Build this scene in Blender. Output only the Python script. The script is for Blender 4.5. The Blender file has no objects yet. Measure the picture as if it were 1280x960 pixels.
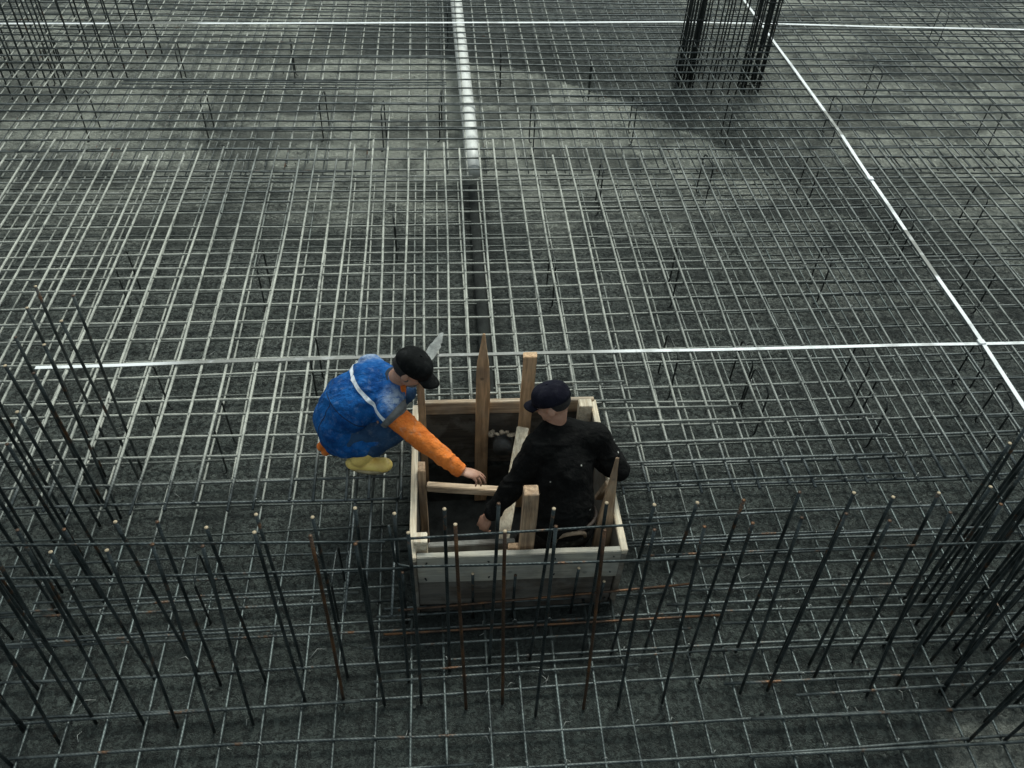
import bpy, bmesh, math, random
from mathutils import Vector as V, Matrix, noise
random.seed(11)
S = bpy.context.scene
C = S.collection
rnd = random.uniform
PI = math.pi

# ------------------------------------------------------------------ helpers
def link(o, parent=None):
    C.objects.link(o)
    if parent: o.parent = parent
    return o

def obj(name, bm, mat, parent=None, smooth=True):
    me = bpy.data.meshes.new(name)
    bm.to_mesh(me); bm.free()
    if smooth:
        for p in me.polygons: p.use_smooth = True
    if mat: me.materials.append(mat)
    return link(bpy.data.objects.new(name, me), parent)

def tag(o, label=None, cat=None, group=None, kind=None):
    if label: o['label'] = label
    if cat: o['category'] = cat
    if group: o['group'] = group
    if kind: o['kind'] = kind
    return o

def empty(name, loc=(0, 0, 0)):
    o = bpy.data.objects.new(name, None)
    o.location = loc
    o.empty_display_size = .1
    return link(o)

def localise(o, root):
    """geometry written in world coordinates under an empty that stands at its base"""
    o.data.transform(Matrix.Translation(-V(root.location)))
    return o

def frame(d, hint=V((0, 0, 1))):
    d = d.normalized()
    if abs(d.dot(hint)) > .95: hint = V((0, 1, 0)) if abs(d.y) < .9 else V((1, 0, 0))
    a = d.cross(hint).normalized()
    return a, a.cross(d).normalized()

def add_tube(bm, pts, r, sides=8, caps=True):
    pts = [V(p) for p in pts]
    rings = []
    n = len(pts)
    for i, p in enumerate(pts):
        d = (pts[min(i + 1, n - 1)] - pts[max(i - 1, 0)])
        a, b = frame(d)
        rr = r[i] if isinstance(r, (list, tuple)) else r
        rings.append([bm.verts.new(p + (a * math.cos(2 * PI * k / sides) + b * math.sin(2 * PI * k / sides)) * rr) for k in range(sides)])
    for q, w in zip(rings, rings[1:]):
        for k in range(sides):
            bm.faces.new((q[k], q[(k + 1) % sides], w[(k + 1) % sides], w[k]))
    if caps:
        bm.faces.new(rings[0][::-1]); bm.faces.new(rings[-1])

def bent(p0, p1, amp=.006, seg=.35, sag=0):
    """points from p0 to p1 with the small kinks a site-handled bar has"""
    p0, p1 = V(p0), V(p1)
    L = (p1 - p0).length
    n = max(2, int(L / seg))
    a, b = frame(p1 - p0)
    s1, s2 = rnd(0, 99), rnd(0, 99)
    out = []
    for i in range(n + 1):
        t = i / n
        e = math.sin(PI * t) ** .5 if 0 < t < 1 else 0
        o1 = noise.noise(V((s1, t * L * .45, 0))) * amp * 2.2
        o2 = noise.noise(V((s2, t * L * .6, 5))) * amp
        p = p0.lerp(p1, t) + (a * o1 + b * o2)
        p.z -= sag * e
        out.append(p)
    return out

# ------------------------------------------------------------------ materials
def nt(name):
    m = bpy.data.materials.new(name); m.use_nodes = True
    t = m.node_tree; b = t.nodes['Principled BSDF']
    return m, t, b
def N(t, typ, **k):
    n = t.nodes.new(typ)
    for a, v in k.items(): setattr(n, a, v)
    return n
def math_(t, op, a, b=None, clamp=False):
    n = N(t, 'ShaderNodeMath', operation=op, use_clamp=clamp)
    for i, v in enumerate((a, b)):
        if v is None: continue
        if isinstance(v, (int, float)): n.inputs[i].default_value = v
        else: t.links.new(v, n.inputs[i])
    return n.outputs[0]
def noise_(t, vec, scale, detail=4, rough=.6):
    n = N(t, 'ShaderNodeTexNoise')
    n.inputs['Scale'].default_value = scale; n.inputs['Detail'].default_value = detail; n.inputs['Roughness'].default_value = rough
    if vec: t.links.new(vec, n.inputs['Vector'])
    return n.outputs['Fac']
def maprange(t, v, a, b, c=0, d=1, smooth=True):
    n = N(t, 'ShaderNodeMapRange')
    n.interpolation_type = 'SMOOTHSTEP' if smooth else 'LINEAR'
    t.links.new(v, n.inputs[0])
    for i, x in zip((1, 2, 3, 4), (a, b, c, d)): n.inputs[i].default_value = x
    return n.outputs[0]
def mix_(t, f, a, b):
    n = N(t, 'ShaderNodeMix', data_type='RGBA')
    if isinstance(f, (int, float)): n.inputs[0].default_value = f
    else: t.links.new(f, n.inputs[0])
    for s, v in ((6, a), (7, b)):
        if isinstance(v, tuple): n.inputs[s].default_value = (*v, 1) if len(v) == 3 else v
        else: t.links.new(v, n.inputs[s])
    return n.outputs[2]
def bump_(t, b, h, strength, dist):
    n = N(t, 'ShaderNodeBump')
    n.inputs['Strength'].default_value = strength; n.inputs['Distance'].default_value = dist
    t.links.new(h, n.inputs['Height']); t.links.new(n.outputs[0], b.inputs['Normal'])
    return n
def pos(t): return N(t, 'ShaderNodeNewGeometry').outputs['Position']
def objc(t): return N(t, 'ShaderNodeTexCoord').outputs['Object']
def scaled(t, vec, s):
    n = N(t, 'ShaderNodeMapping'); n.inputs['Scale'].default_value = s
    t.links.new(vec, n.inputs['Vector']); return n.outputs[0]

def mat_ground():
    m, t, b = nt('damp_blinding_concrete')
    P = pos(t)
    s = N(t, 'ShaderNodeSeparateXYZ'); t.links.new(P, s.inputs[0]); x, y = s.outputs[0], s.outputs[1]
    big = noise_(t, P, .55, 5, .6)
    mid = noise_(t, P, 2.3, 6, .65)
    fine = noise_(t, P, 38, 5, .7)
    # edge of the newer, paler pour: y = 10.2 - .13 x - .19 x^2
    q = math_(t, 'MULTIPLY', math_(t, 'MULTIPLY', x, x), .19)
    e = math_(t, 'SUBTRACT', math_(t, 'SUBTRACT', 10.2, math_(t, 'MULTIPLY', x, .13)), q)
    e = math_(t, 'ADD', e, math_(t, 'MULTIPLY', math_(t, 'SUBTRACT', mid, .5), .5))
    below = maprange(t, math_(t, 'SUBTRACT', e, y), 0, .10)
    fade = maprange(t, math_(t, 'ADD', y, math_(t, 'MULTIPLY', math_(t, 'SUBTRACT', mid, .5), 3.)), 5.9, 7.7)
    right = maprange(t, x, -3.4, -1.2)
    wedge = math_(t, 'MULTIPLY', math_(t, 'MULTIPLY', below, fade), right)
    # far pale zones
    farl = math_(t, 'MULTIPLY', maprange(t, y, 5.6, 8.2), maprange(t, x, .3, -1.6))
    farr = math_(t, 'MULTIPLY', maprange(t, y, 5.2, 7.2), maprange(t, x, 3.9, 5.0))
    far = math_(t, 'MULTIPLY', math_(t, 'ADD', farl, farr, True), maprange(t, big, .30, .50))
    midz = math_(t, 'MULTIPLY', maprange(t, y, 4.6, 6.5), math_(t, 'MULTIPLY', maprange(t, x, 1.8, 4.5), maprange(t, big, .36, .52)))
    light = math_(t, 'MAXIMUM', math_(t, 'MAXIMUM', wedge, far), math_(t, 'MULTIPLY', midz, .7))
    # pale corner by the bottom right starter bars
    cx = math_(t, 'MULTIPLY', maprange(t, x, 2.55, 2.8), maprange(t, y, 1.78, 1.62))
    light = math_(t, 'MAXIMUM', light, math_(t, 'MULTIPLY', cx, .8))
    light = math_(t, 'MULTIPLY', light, maprange(t, mid, .32, .52, .45, 1))
    near = maprange(t, math_(t, 'ADD', y, math_(t, 'MULTIPLY', big, 1.5)), 2.4, 6.5)  # nearer ground is coloured darker to carry the vignette
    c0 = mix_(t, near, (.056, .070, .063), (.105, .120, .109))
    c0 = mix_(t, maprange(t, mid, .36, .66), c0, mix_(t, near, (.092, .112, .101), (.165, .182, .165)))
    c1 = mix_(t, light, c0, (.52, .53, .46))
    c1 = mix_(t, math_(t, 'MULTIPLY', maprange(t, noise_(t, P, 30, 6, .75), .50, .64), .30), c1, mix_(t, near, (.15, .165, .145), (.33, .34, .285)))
    # creased, hand-thrown surface, with crease shade painted into the colour
    cr = noise_(t, P, 11, 4, .6); cr2 = noise_(t, P, 19, 3, .6)
    crease = maprange(t, math_(t, 'ABSOLUTE', math_(t, 'SUBTRACT', cr, .5)), .035, .0)
    crease = math_(t, 'MAXIMUM', crease, maprange(t, math_(t, 'ABSOLUTE', math_(t, 'SUBTRACT', cr2, .5)), .03, .0))
    c1 = mix_(t, math_(t, 'MULTIPLY', math_(t, 'MULTIPLY', crease, .26), math_(t, 'SUBTRACT', 1, math_(t, 'MULTIPLY', light, .85))), c1, (.016, .021, .019))
    # dark wet stains, and pitted grain with the pits' shade painted in
    c2 = mix_(t, math_(t, 'MULTIPLY', maprange(t, fine, .53, .42), math_(t, 'SUBTRACT', .88, math_(t, 'MULTIPLY', light, .72))), c1, (.014, .017, .015))
    st = noise_(t, P, 1.1, 3, .5)
    c3 = mix_(t, math_(t, 'MULTIPLY', maprange(t, st, .56, .68), .45), c2, (.03, .034, .032))
    # shade round the box painted into the colour; wet concrete along the dark pipe
    box_shade = math_(t, 'MULTIPLY', math_(t, 'MULTIPLY', maprange(t, x, -.75, -.3), maprange(t, x, 1.5, 1.05)), math_(t, 'MULTIPLY', maprange(t, y, 1.9, 2.4), maprange(t, y, 4.3, 3.8)))
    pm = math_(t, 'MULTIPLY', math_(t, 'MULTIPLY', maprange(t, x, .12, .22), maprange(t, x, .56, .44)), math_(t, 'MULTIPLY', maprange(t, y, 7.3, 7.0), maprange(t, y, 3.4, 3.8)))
    dk = math_(t, 'ADD', noise_(t, P, 1.6, 4, .6), 0)
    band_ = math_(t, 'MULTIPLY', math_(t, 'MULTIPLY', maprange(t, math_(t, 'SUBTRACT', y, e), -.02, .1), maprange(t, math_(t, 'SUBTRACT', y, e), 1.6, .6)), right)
    blot = math_(t, 'MULTIPLY', maprange(t, noise_(t, scaled(t, P, (.7, 1.5, 1)), 1.0, 3, .5), .50, .58), math_(t, 'MULTIPLY', maprange(t, y, 5.4, 6.6), .62))
    c3 = mix_(t, blot, c3, (.040, .048, .044))
    wet_shade = math_(t, 'MAXIMUM', math_(t, 'MULTIPLY', box_shade, .5), math_(t, 'MAXIMUM', math_(t, 'MULTIPLY', pm, .75), math_(t, 'MULTIPLY', band_, .5)))
    c3 = mix_(t, wet_shade, c3, (.020, .025, .022))
    c3 = mix_(t, maprange(t, y, 4.2, 1.6, 0, .20), c3, (.018, .024, .021))  # vignette painted into the colour, darkest towards the camera
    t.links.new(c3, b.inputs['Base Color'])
    pud = maprange(t, st, .585, .63)
    t.links.new(math_(t, 'SUBTRACT', maprange(t, big, .35, .65, .66, .92), math_(t, 'MULTIPLY', pud, .35)), b.inputs['Roughness'])
    h = math_(t, 'ADD', math_(t, 'MULTIPLY', fine, .6), math_(t, 'MULTIPLY', noise_(t, P, 14, 6, .7), 1.))
    h = math_(t, 'SUBTRACT', h, math_(t, 'MULTIPLY', crease, .25))
    h = math_(t, 'ADD', h, math_(t, 'MULTIPLY', noise_(t, P, 120, 2, .5), .12))
    bump_(t, b, h, 1.0, .06)
    return m

def mat_steel(name, dust, rust=.0, dark=(.028, .036, .038), steel=(.12, .135, .138), allover=0, far=.42):
    """bars: blued steel with dried cement slurry where the site has been splashed (world position)"""
    m, t, b = nt(name)
    P = pos(t)
    s = N(t, 'ShaderNodeSeparateXYZ'); t.links.new(P, s.inputs[0]); x, y = s.outputs[0], s.outputs[1]
    n1 = noise_(t, P, 9, 4, .7); n2 = noise_(t, P, .7, 3, .6); n3 = noise_(t, P, 45, 3, .6)
    oi = N(t, 'ShaderNodeObjectInfo').outputs['Random']
    base = mix_(t, maprange(t, n1, .35, .65), dark, steel)
    base = mix_(t, math_(t, 'MULTIPLY', oi, .35), base, dark)
    zone = math_(t, 'MULTIPLY', maprange(t, y, 2.9, 3.7), maprange(t, math_(t, 'ADD', x, math_(t, 'MULTIPLY', n2, 2.2)), 3.9, 1.7, .25, 1))
    zone = math_(t, 'MULTIPLY', zone, maprange(t, y, 5.4, 7.4, 1, far))
    zone = math_(t, 'MULTIPLY', zone, maprange(t, n2, .34, .56, .30, 1))
    zone = math_(t, 'MAXIMUM', zone, allover)
    d = math_(t, 'MULTIPLY', zone, math_(t, 'MULTIPLY', maprange(t, n1, .25, .6, .35, 1), dust), True)
    lightc = mix_(t, n3, (.31, .31, .27), (.61, .61, .54))
    c = mix_(t, d, base, lightc)
    if rust:
        r = maprange(t, noise_(t, P, 5.5, 5, .75), .62 - rust * .25, .74 - rust * .22)
        c = mix_(t, math_(t, 'MULTIPLY', r, .9), c, mix_(t, n3, (.09, .042, .022), (.22, .105, .045)))
    t.links.new(c, b.inputs['Base Color'])
    t.links.new(math_(t, 'MULTIPLY', math_(t, 'SUBTRACT', 1, d), .55), b.inputs['Metallic'])
    t.links.new(math_(t, 'ADD', math_(t, 'MULTIPLY', d, .35), .42), b.inputs['Roughness'])
    # rolled ribs, 11 mm pitch along whichever way the bar runs
    w = N(t, 'ShaderNodeTexWave'); w.bands_direction = 'DIAGONAL'; w.inputs['Scale'].default_value = 28
    t.links.new(P, w.inputs['Vector'])
    bump_(t, b, math_(t, 'ADD', w.outputs['Fac'], math_(t, 'MULTIPLY', n3, .8)), .28, .003)
    return m

def mat_wood(name, pale, dark, cement=.4, axis=2, wet=0):
    m, t, b = nt(name)
    P = objc(t)
    sc = [14, 14, 14]; sc[axis] = 1.1
    g = noise_(t, scaled(t, P, tuple(sc)), 3.2, 6, .62)
    sc2 = [60, 60, 60]; sc2[axis] = 2.5
    g2 = noise_(t, scaled(t, P, tuple(sc2)), 2, 3, .6)
    n = noise_(t, P, 6, 5, .65)
    kn = N(t, 'ShaderNodeTexVoronoi'); kn.inputs['Scale'].default_value = 5.5; t.links.new(P, kn.inputs['Vector'])
    c = mix_(t, maprange(t, g, .34, .66), dark, pale)
    c = mix_(t, math_(t, 'MULTIPLY', maprange(t, g2, .52, .72), .5), c, tuple(v * .45 for v in dark))
    c = mix_(t, maprange(t, kn.outputs['Distance'], .11, .04), c, tuple(v * .5 for v in dark))
    c = mix_(t, math_(t, 'MULTIPLY', maprange(t, n, .42, .60), cement), c, (.27, .27, .25))
    c = mix_(t, math_(t, 'MULTIPLY', maprange(t, noise_(t, P, 2.2, 4, .6), .5, .68), .5), c, (.07, .06, .05))
    t.links.new(c, b.inputs['Base Color']); b.inputs['Roughness'].default_value = .8
    bump_(t, b, math_(t, 'ADD', g, math_(t, 'MULTIPLY', n, .6)), .6, .006)
    return m

def mat_cloth(name, col, col2, dusty=(.4, .4, .38), dust=.3, specks=0, wr=.5, scale=1., dust_y=None):
    m, t, b = nt(name)
    P = objc(t)
    n1 = noise_(t, P, 7 * scale, 6, .7); n2 = noise_(t, P, 26, 5, .7); n3 = noise_(t, P, 170, 2, .5)
    c = mix_(t, maprange(t, n1, .35, .65), col, col2)
    c = mix_(t, math_(t, 'MULTIPLY', maprange(t, n2, .50, .74), dust), c, dusty)
    if dust_y is not None:                       # dried cement where the shoulders get rubbed
        dd = N(t, 'ShaderNodeVectorMath', operation='DISTANCE'); t.links.new(P, dd.inputs[0]); dd.inputs[1].default_value = dust_y[0]
        f = math_(t, 'MULTIPLY', maprange(t, dd.outputs['Value'], dust_y[1], 0), maprange(t, n2, .28, .6))
        c = mix_(t, math_(t, 'MULTIPLY', f, .95), c, dusty)
        dd = N(t, 'ShaderNodeVectorMath', operation='DISTANCE'); t.links.new(P, dd.inputs[0]); dd.inputs[1].default_value = dust_y[2]
        f = math_(t, 'MULTIPLY', maprange(t, dd.outputs['Value'], dust_y[3], 0), maprange(t, n2, .28, .6))
        c = mix_(t, math_(t, 'MULTIPLY', f, .9), c, dusty)
    if specks:
        v = N(t, 'ShaderNodeTexVoronoi'); v.inputs['Scale'].default_value = 17; v.inputs['Randomness'].default_value = 1
        t.links.new(P, v.inputs['Vector'])
        keep = N(t, 'ShaderNodeSeparateColor'); t.links.new(v.outputs['Color'], keep.inputs[0])
        f = math_(t, 'MULTIPLY', maprange(t, v.outputs['Distance'], .13, .07), math_(t, 'LESS_THAN', keep.outputs[0], specks))
        c = mix_(t, f, c, (.45, .44, .4))
    t.links.new(c, b.inputs['Base Color']); b.inputs['Roughness'].default_value = .95; b.inputs['Specular IOR Level'].default_value = .12
    if 'Sheen Weight' in b.inputs: b.inputs['Sheen Weight'].default_value = 0
    h = math_(t, 'ADD', math_(t, 'MULTIPLY', noise_(t, scaled(t, P, (9, 14, 5)), 1.6, 4, .55), 1.), math_(t, 'MULTIPLY', n3, .06))
    bump_(t, b, h, wr, .03)
    return m

def mat_plain(name, col, rough=.6, noise_s=20, var=.25, bump=.2, metal=0):
    m, t, b = nt(name)
    P = objc(t)
    n = noise_(t, P, noise_s, 5, .65)
    c = mix_(t, maprange(t, n, .3, .7), tuple(v * (1 - var) for v in col), tuple(min(1, v * (1 + var * .5)) for v in col))
    t.links.new(c, b.inputs['Base Color']); b.inputs['Roughness'].default_value = rough; b.inputs['Metallic'].default_value = metal
    bump_(t, b, n, bump, .006)
    return m

def mat_strip():
    m, t, b = nt('galvanised_strip')
    P = pos(t)
    s = N(t, 'ShaderNodeSeparateXYZ'); t.links.new(P, s.inputs[0]); x, y = s.outputs[0], s.outputs[1]
    n = noise_(t, P, 3, 5, .7)
    # the stretch behind the two men is caked with cement
    a = math_(t, 'MULTIPLY', maprange(t, x, -2.1, -1.6), maprange(t, x, 1.5, .9))
    a = math_(t, 'MULTIPLY', a, maprange(t, y, 4.6, 4.4))
    c = math_(t, 'MULTIPLY', maprange(t, x, -3.6, -3.3), maprange(t, x, -2.35, -2.7))
    far = math_(t, 'MULTIPLY', maprange(t, x, -3.75, -3.6), math_(t, 'MULTIPLY', maprange(t, x, -2.6, -2.8), maprange(t, y, 9, 9.2)))
    d1 = math_(t, 'MULTIPLY', maprange(t, y, 4.95, 5.0), maprange(t, y, 5.62, 5.6))
    d2 = math_(t, 'MULTIPLY', maprange(t, y, 7.2, 7.25), maprange(t, y, 7.75, 7.7))
    xx = maprange(t, x, 3.85, 3.88)
    d = math_(t, 'MULTIPLY', math_(t, 'MAXIMUM', d1, d2), xx)
    k = math_(t, 'MAXIMUM', math_(t, 'MAXIMUM', a, d), far)
    k = math_(t, 'MAXIMUM', math_(t, 'MULTIPLY', math_(t, 'MULTIPLY', k, maprange(t, noise_(t, P, 6, 3, .6), .3, .45, .6, 1)), .95), math_(t, 'MULTIPLY', maprange(t, n, .50, .68), .55))
    n2 = noise_(t, P, 30, 4, .6)
    col = mix_(t, k, (.78, .79, .80), mix_(t, n2, (.10, .105, .095), (.24, .235, .21)))
    t.links.new(col, b.inputs['Base Color']); b.inputs['Roughness'].default_value = .5
    bump_(t, b, n2, .2, .003)
    return m

M = {}
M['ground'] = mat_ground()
M['top_long'] = mat_steel('slurry_covered_bar', 1.0, far=.85)
M['top_cross'] = mat_steel('part_splashed_bar', .88, far=.10)
M['low_dim'] = mat_steel('darker_lower_bar', .25, dark=(.03, .037, .035), steel=(.075, .088, .083))  # darker bar colour, so these lower bars show less
M['low_long'] = mat_steel('lower_bar_pale', 1.0, far=.8, steel=(.12, .15, .15), allover=.07)
M['low_cross'] = mat_steel('lower_bar_dark', .45, rust=.15, steel=(.105, .12, .118), allover=.05)
M['starter'] = mat_steel('dark_blued_bar', .12, rust=.20, dark=(.014, .020, .021), steel=(.065, .078, .080))
M['rusty'] = mat_steel('rusty_bar', .1, rust=.62, dark=(.05, .03, .02), steel=(.10, .06, .04))
M['cut_end'] = mat_plain('sawn_bar_end', (.42, .33, .22), .6, 60, .4)
M['chair'] = mat_steel('black_chair_bar', .12, rust=.04, dark=(.014, .018, .018), steel=(.045, .052, .052))
M['strip'] = mat_strip()
M['wood_z'] = mat_wood('weathered_stake', (.55, .37, .23), (.28, .175, .105), .22, 2)
M['wood_orange'] = mat_wood('fresh_stake', (.72, .47, .27), (.46, .28, .15), .15, 2)
M['wood_x'] = mat_wood('pale_batten', (.76, .56, .38), (.46, .31, .19), .2, 0)
M['wood_y'] = mat_wood('pale_plank', (.80, .70, .54), (.50, .40, .28), .25, 1)
M['panel'] = mat_wood('cement_caked_board', (.44, .41, .34), (.33, .30, .245), .5, 0)
M['panel_low'] = mat_wood('dark_lower_board', (.10, .08, .062), (.05, .04, .032), .25, 0)
M['panel_in'] = mat_wood('back_board', (.56, .43, .30), (.30, .215, .14), .3, 0)

# ------------------------------------------------------------------ camera (solved from the photograph's grid)
f, pitch, roll, yaw = 1031.49, .791399, .0564049, -.115949
cp, sp = math.cos(pitch), math.sin(pitch)
fw, up, ri = V((0, cp, -sp)), V((0, sp, cp)), V((1, 0, 0))
c_, s_ = math.cos(roll), math.sin(roll)
r2 = ri * c_ + up * s_; u2 = up * c_ - ri * s_
Z = Matrix.Rotation(yaw, 3, 'Z')
r2, u2, f2 = Z @ r2, Z @ u2, Z @ fw
cam = bpy.data.objects.new('camera', bpy.data.cameras.new('camera'))
C.objects.link(cam)
mw = Matrix((r2, u2, -f2)).transposed().to_4x4(); mw.translation = (0, 0, 4.5)
cam.matrix_world = mw
cam.data.sensor_width = 36; cam.data.lens = f / 1280 * 36; cam.data.clip_end = 300; cam.data.clip_start = .05
S.camera = cam

# ------------------------------------------------------------------ light: soft overcast, faint sun from the far right
w = bpy.data.worlds.new('World'); S.world = w; w.use_nodes = True
bg = w.node_tree.nodes['Background']
sky = w.node_tree.nodes.new('ShaderNodeTexSky'); sky.sky_type = 'NISHITA'; sky.sun_disc = False
EL, AZ = math.radians(58), math.radians(20)     # azimuth clockwise from +Y
sky.sun_elevation = EL; sky.sun_rotation = AZ; sky.dust_density = 4; sky.air_density = 1.0; sky.ozone_density = .6
hs = w.node_tree.nodes.new('ShaderNodeHueSaturation'); hs.inputs['Saturation'].default_value = .30
w.node_tree.links.new(sky.outputs[0], hs.inputs['Color'])
tn = w.node_tree.nodes.new('ShaderNodeMix'); tn.data_type = 'RGBA'; tn.blend_type = 'MULTIPLY'; tn.inputs[0].default_value = 1
tn.inputs[7].default_value = (.92, 1.045, 1.0, 1)
w.node_tree.links.new(hs.outputs[0], tn.inputs[6])
w.node_tree.links.new(tn.outputs[2], bg.inputs[0]); bg.inputs[1].default_value = .15
sun = bpy.data.objects.new('sun', bpy.data.lights.new('sun', 'SUN')); C.objects.link(sun)
sun.data.energy = 1.4; sun.data.angle = math.radians(18); sun.data.color = (.98, 1, .92)
sd = V((math.sin(AZ) * math.cos(EL), math.cos(AZ) * math.cos(EL), math.sin(EL)))
sun.rotation_euler = (-sd).to_track_quat('-Z', 'Y').to_euler()
S.view_settings.view_transform = 'Standard'; S.view_settings.look = 'None'; S.view_settings.exposure = 0

# ------------------------------------------------------------------ setting: ground with the sump pit
BX0, BX1, BY0, BY1 = -.20, .97, 2.53, 3.67       # outside of the formwork box
RIM = .60; PITZ = -.38
def build_ground():
    bm = bmesh.new()
    hx0, hx1, hy0, hy1 = BX0 + .045, BX1 - .045, BY0 + .045, BY1 - .045
    def axis(h0, h1, lo, hi):
        st = .09
        a = [h0 - i * st for i in range(int((h0 - lo) / st), -1, -1)]
        mnum = max(1, round((h1 - h0) / st))
        b = [h0 + (h1 - h0) * i / mnum for i in range(1, mnum)]
        c = [h1 + i * st for i in range(0, int((hi - h1) / st) + 1)]
        return [-80, -30, lo - 3] + a + b + c + [hi + 3, 30, 80]
    xs = axis(hx0, hx1, -7.5, 10.5); ys = axis(hy0, hy1, .2, 14)
    g = {}
    for i, x in enumerate(xs):
        for j, y in enumerate(ys):
            z = noise.fractal(V((x * .9, y * .9, 3)), 1, 2, 4) * .018 - .012
            if hx0 - .3 < x < hx1 + .3 and hy0 - .3 < y < hy1 + .3: z = -.004
            g[i, j] = bm.verts.new((x, y, z))
    for i in range(len(xs) - 1):
        for j in range(len(ys) - 1):
            cx, cy = (xs[i] + xs[i + 1]) / 2, (ys[j] + ys[j + 1]) / 2
            if hx0 < cx < hx1 and hy0 < cy < hy1: continue
            bm.faces.new((g[i, j], g[i + 1, j], g[i + 1, j + 1], g[i, j + 1]))
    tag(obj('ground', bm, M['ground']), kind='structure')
    # pit sides and floor
    bm = bmesh.new()
    def ring(z, o=0, n=12):
        out = []
        cs = [(hx0 - o, hy0 - o), (hx1 + o, hy0 - o), (hx1 + o, hy1 + o), (hx0 - o, hy1 + o)]
        for a, b_ in zip(cs, cs[1:] + cs[:1]):
            for k in range(n):
                x = a[0] + (b_[0] - a[0]) * k / n; y = a[1] + (b_[1] - a[1]) * k / n
                d = noise.noise(V((x * 5, y * 5, z * 6))) * .02 if z < -.01 else 0
                out.append(bm.verts.new((x + d, y + d, z)))
        return out
    rs = [ring(z) for z in (-.004, -.1, -.2, -.3, PITZ)]
    for a, b_ in zip(rs, rs[1:]):
        for k in range(len(a)):
            bm.faces.new((a[k], a[(k + 1) % len(a)], b_[(k + 1) % len(a)], b_[k]))
    bm.faces.new(rs[-1])
    pit = mat_plain('wet_pit_concrete', (.055, .058, .054), .7, 9, .6, 1)
    tag(obj('pit_floor', bm, pit, smooth=False), kind='structure')
build_ground()

# ------------------------------------------------------------------ rebar
def rebar(p0, p1, mat, label, group, r=.008, amp=.006, name='rebar', cat='reinforcing bar'):
    bm = bmesh.new()
    add_tube(bm, bent(p0, p1, amp), r, 7)
    return tag(obj(name, bm, M[mat]), label, cat, group)

def cut_y(x, y0, y1):       # a long bar stops short of the box
    if BX0 - .04 < x < BX1 + .04:
        out = []
        if y0 < BY0 - .03: out.append((y0, min(y1, BY0 - .02)))
        if y1 > BY1 + .05: out.append((max(y0, BY1 + .04 + rnd(-.01, .02)), y1))
        return out
    return [(y0, y1)]
def cut_x(y, x0, x1):
    if BY0 - .03 < y < BY1 + .03:
        out = []
        if x0 < BX0 - .1: out.append((x0, BX0 - .03 - rnd(0, .03)))
        if x1 > BX1 + .1: out.append((max(x0, BX1 + .03 + rnd(0, .04)), x1))
        return out
    return [(x0, x1)]

ZT = .50      # top mat
ZB = .055     # bottom mat
G_TL = 'pale long bars of the upper mat'
G_TC = 'cross bars of the upper mat'
G_TF = 'long bars of the upper mat beyond the pipe end'
G_BL = 'long bars of the lower mat'
G_BC = 'cross bars of the lower mat'
# 1. upper mat, near field: long bars lie on top of the cross bars
x = -4.35; k = 0
top_x = []
while x < 6.3:
    top_x.append(x)
    x += (.145, .195)[k % 2] + rnd(-.012, .012); k += 1
for x in top_x:
    ye = 2.97 + rnd(-.03, .03)
    for a, b_ in cut_y(x, ye, 7.05 + rnd(-.22, .18)):
        sk = rnd(-.012, .012)
        rebar((x, a, ZT + .016), (x + sk, b_, ZT + .016), 'top_long',
              'pale cement-splashed long bar lying on top of the upper mat, running away from the box', G_TL, r=.0095, amp=.011)
# 2. upper mat, far field: long bars under the cross bars
x = -6.0
while x < 9.3:
    a = 6.75 + rnd(-.2, .2)
    rebar((x, a, ZT - .018), (x + rnd(-.02, .02), 12.2, ZT - .018), 'top_long',
          'long bar of the far upper mat showing as short dashes under the dark cross bars', G_TF, r=.0075)
    x += .185 + rnd(-.015, .015)
# 3. upper mat cross bars
ys = [3.01, 3.18, 3.36, 3.52, 3.72, 3.86, 4.09, 4.23, 4.44, 4.63, 4.81, 4.98, 5.16, 5.27]
y = 5.27
while y < 12.0:
    y += .178 + rnd(-.02, .02); ys.append(y)
for y in ys:
    xa, xb = -1.2 - .48 * y - .3, 1.9 + .62 * y + .3
    for a, b_ in cut_x(y, xa, xb):
        dz = 0 if y < 6.9 else .002
        rebar((a, y, ZT + dz), (b_, y + rnd(-.02, .02), ZT + dz), 'top_cross',
              'cross bar of the upper mat running left to right', G_TC, r=.0085, amp=.014)
# lapped second bars beside some far cross bars
for y, a, b_ in ((7.45, -3.6, .6), (7.95, -1.8, 2.4), (8.35, -3.2, .1), (8.42, -3.2, .1), (9.05, -2.6, .2), (6.55, -3.1, .3), (6.05, .9, 3.1), (5.6, 1.3, 3.4), (5.22, 2.6, 5.5)):
    rebar((a, y, ZT + .004), (b_, y + rnd(-.02, .02), ZT + .004), 'top_cross', 'shorter lap bar laid close beside a cross bar of the upper mat', 'lap bars of the upper mat', r=.0075)
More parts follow.
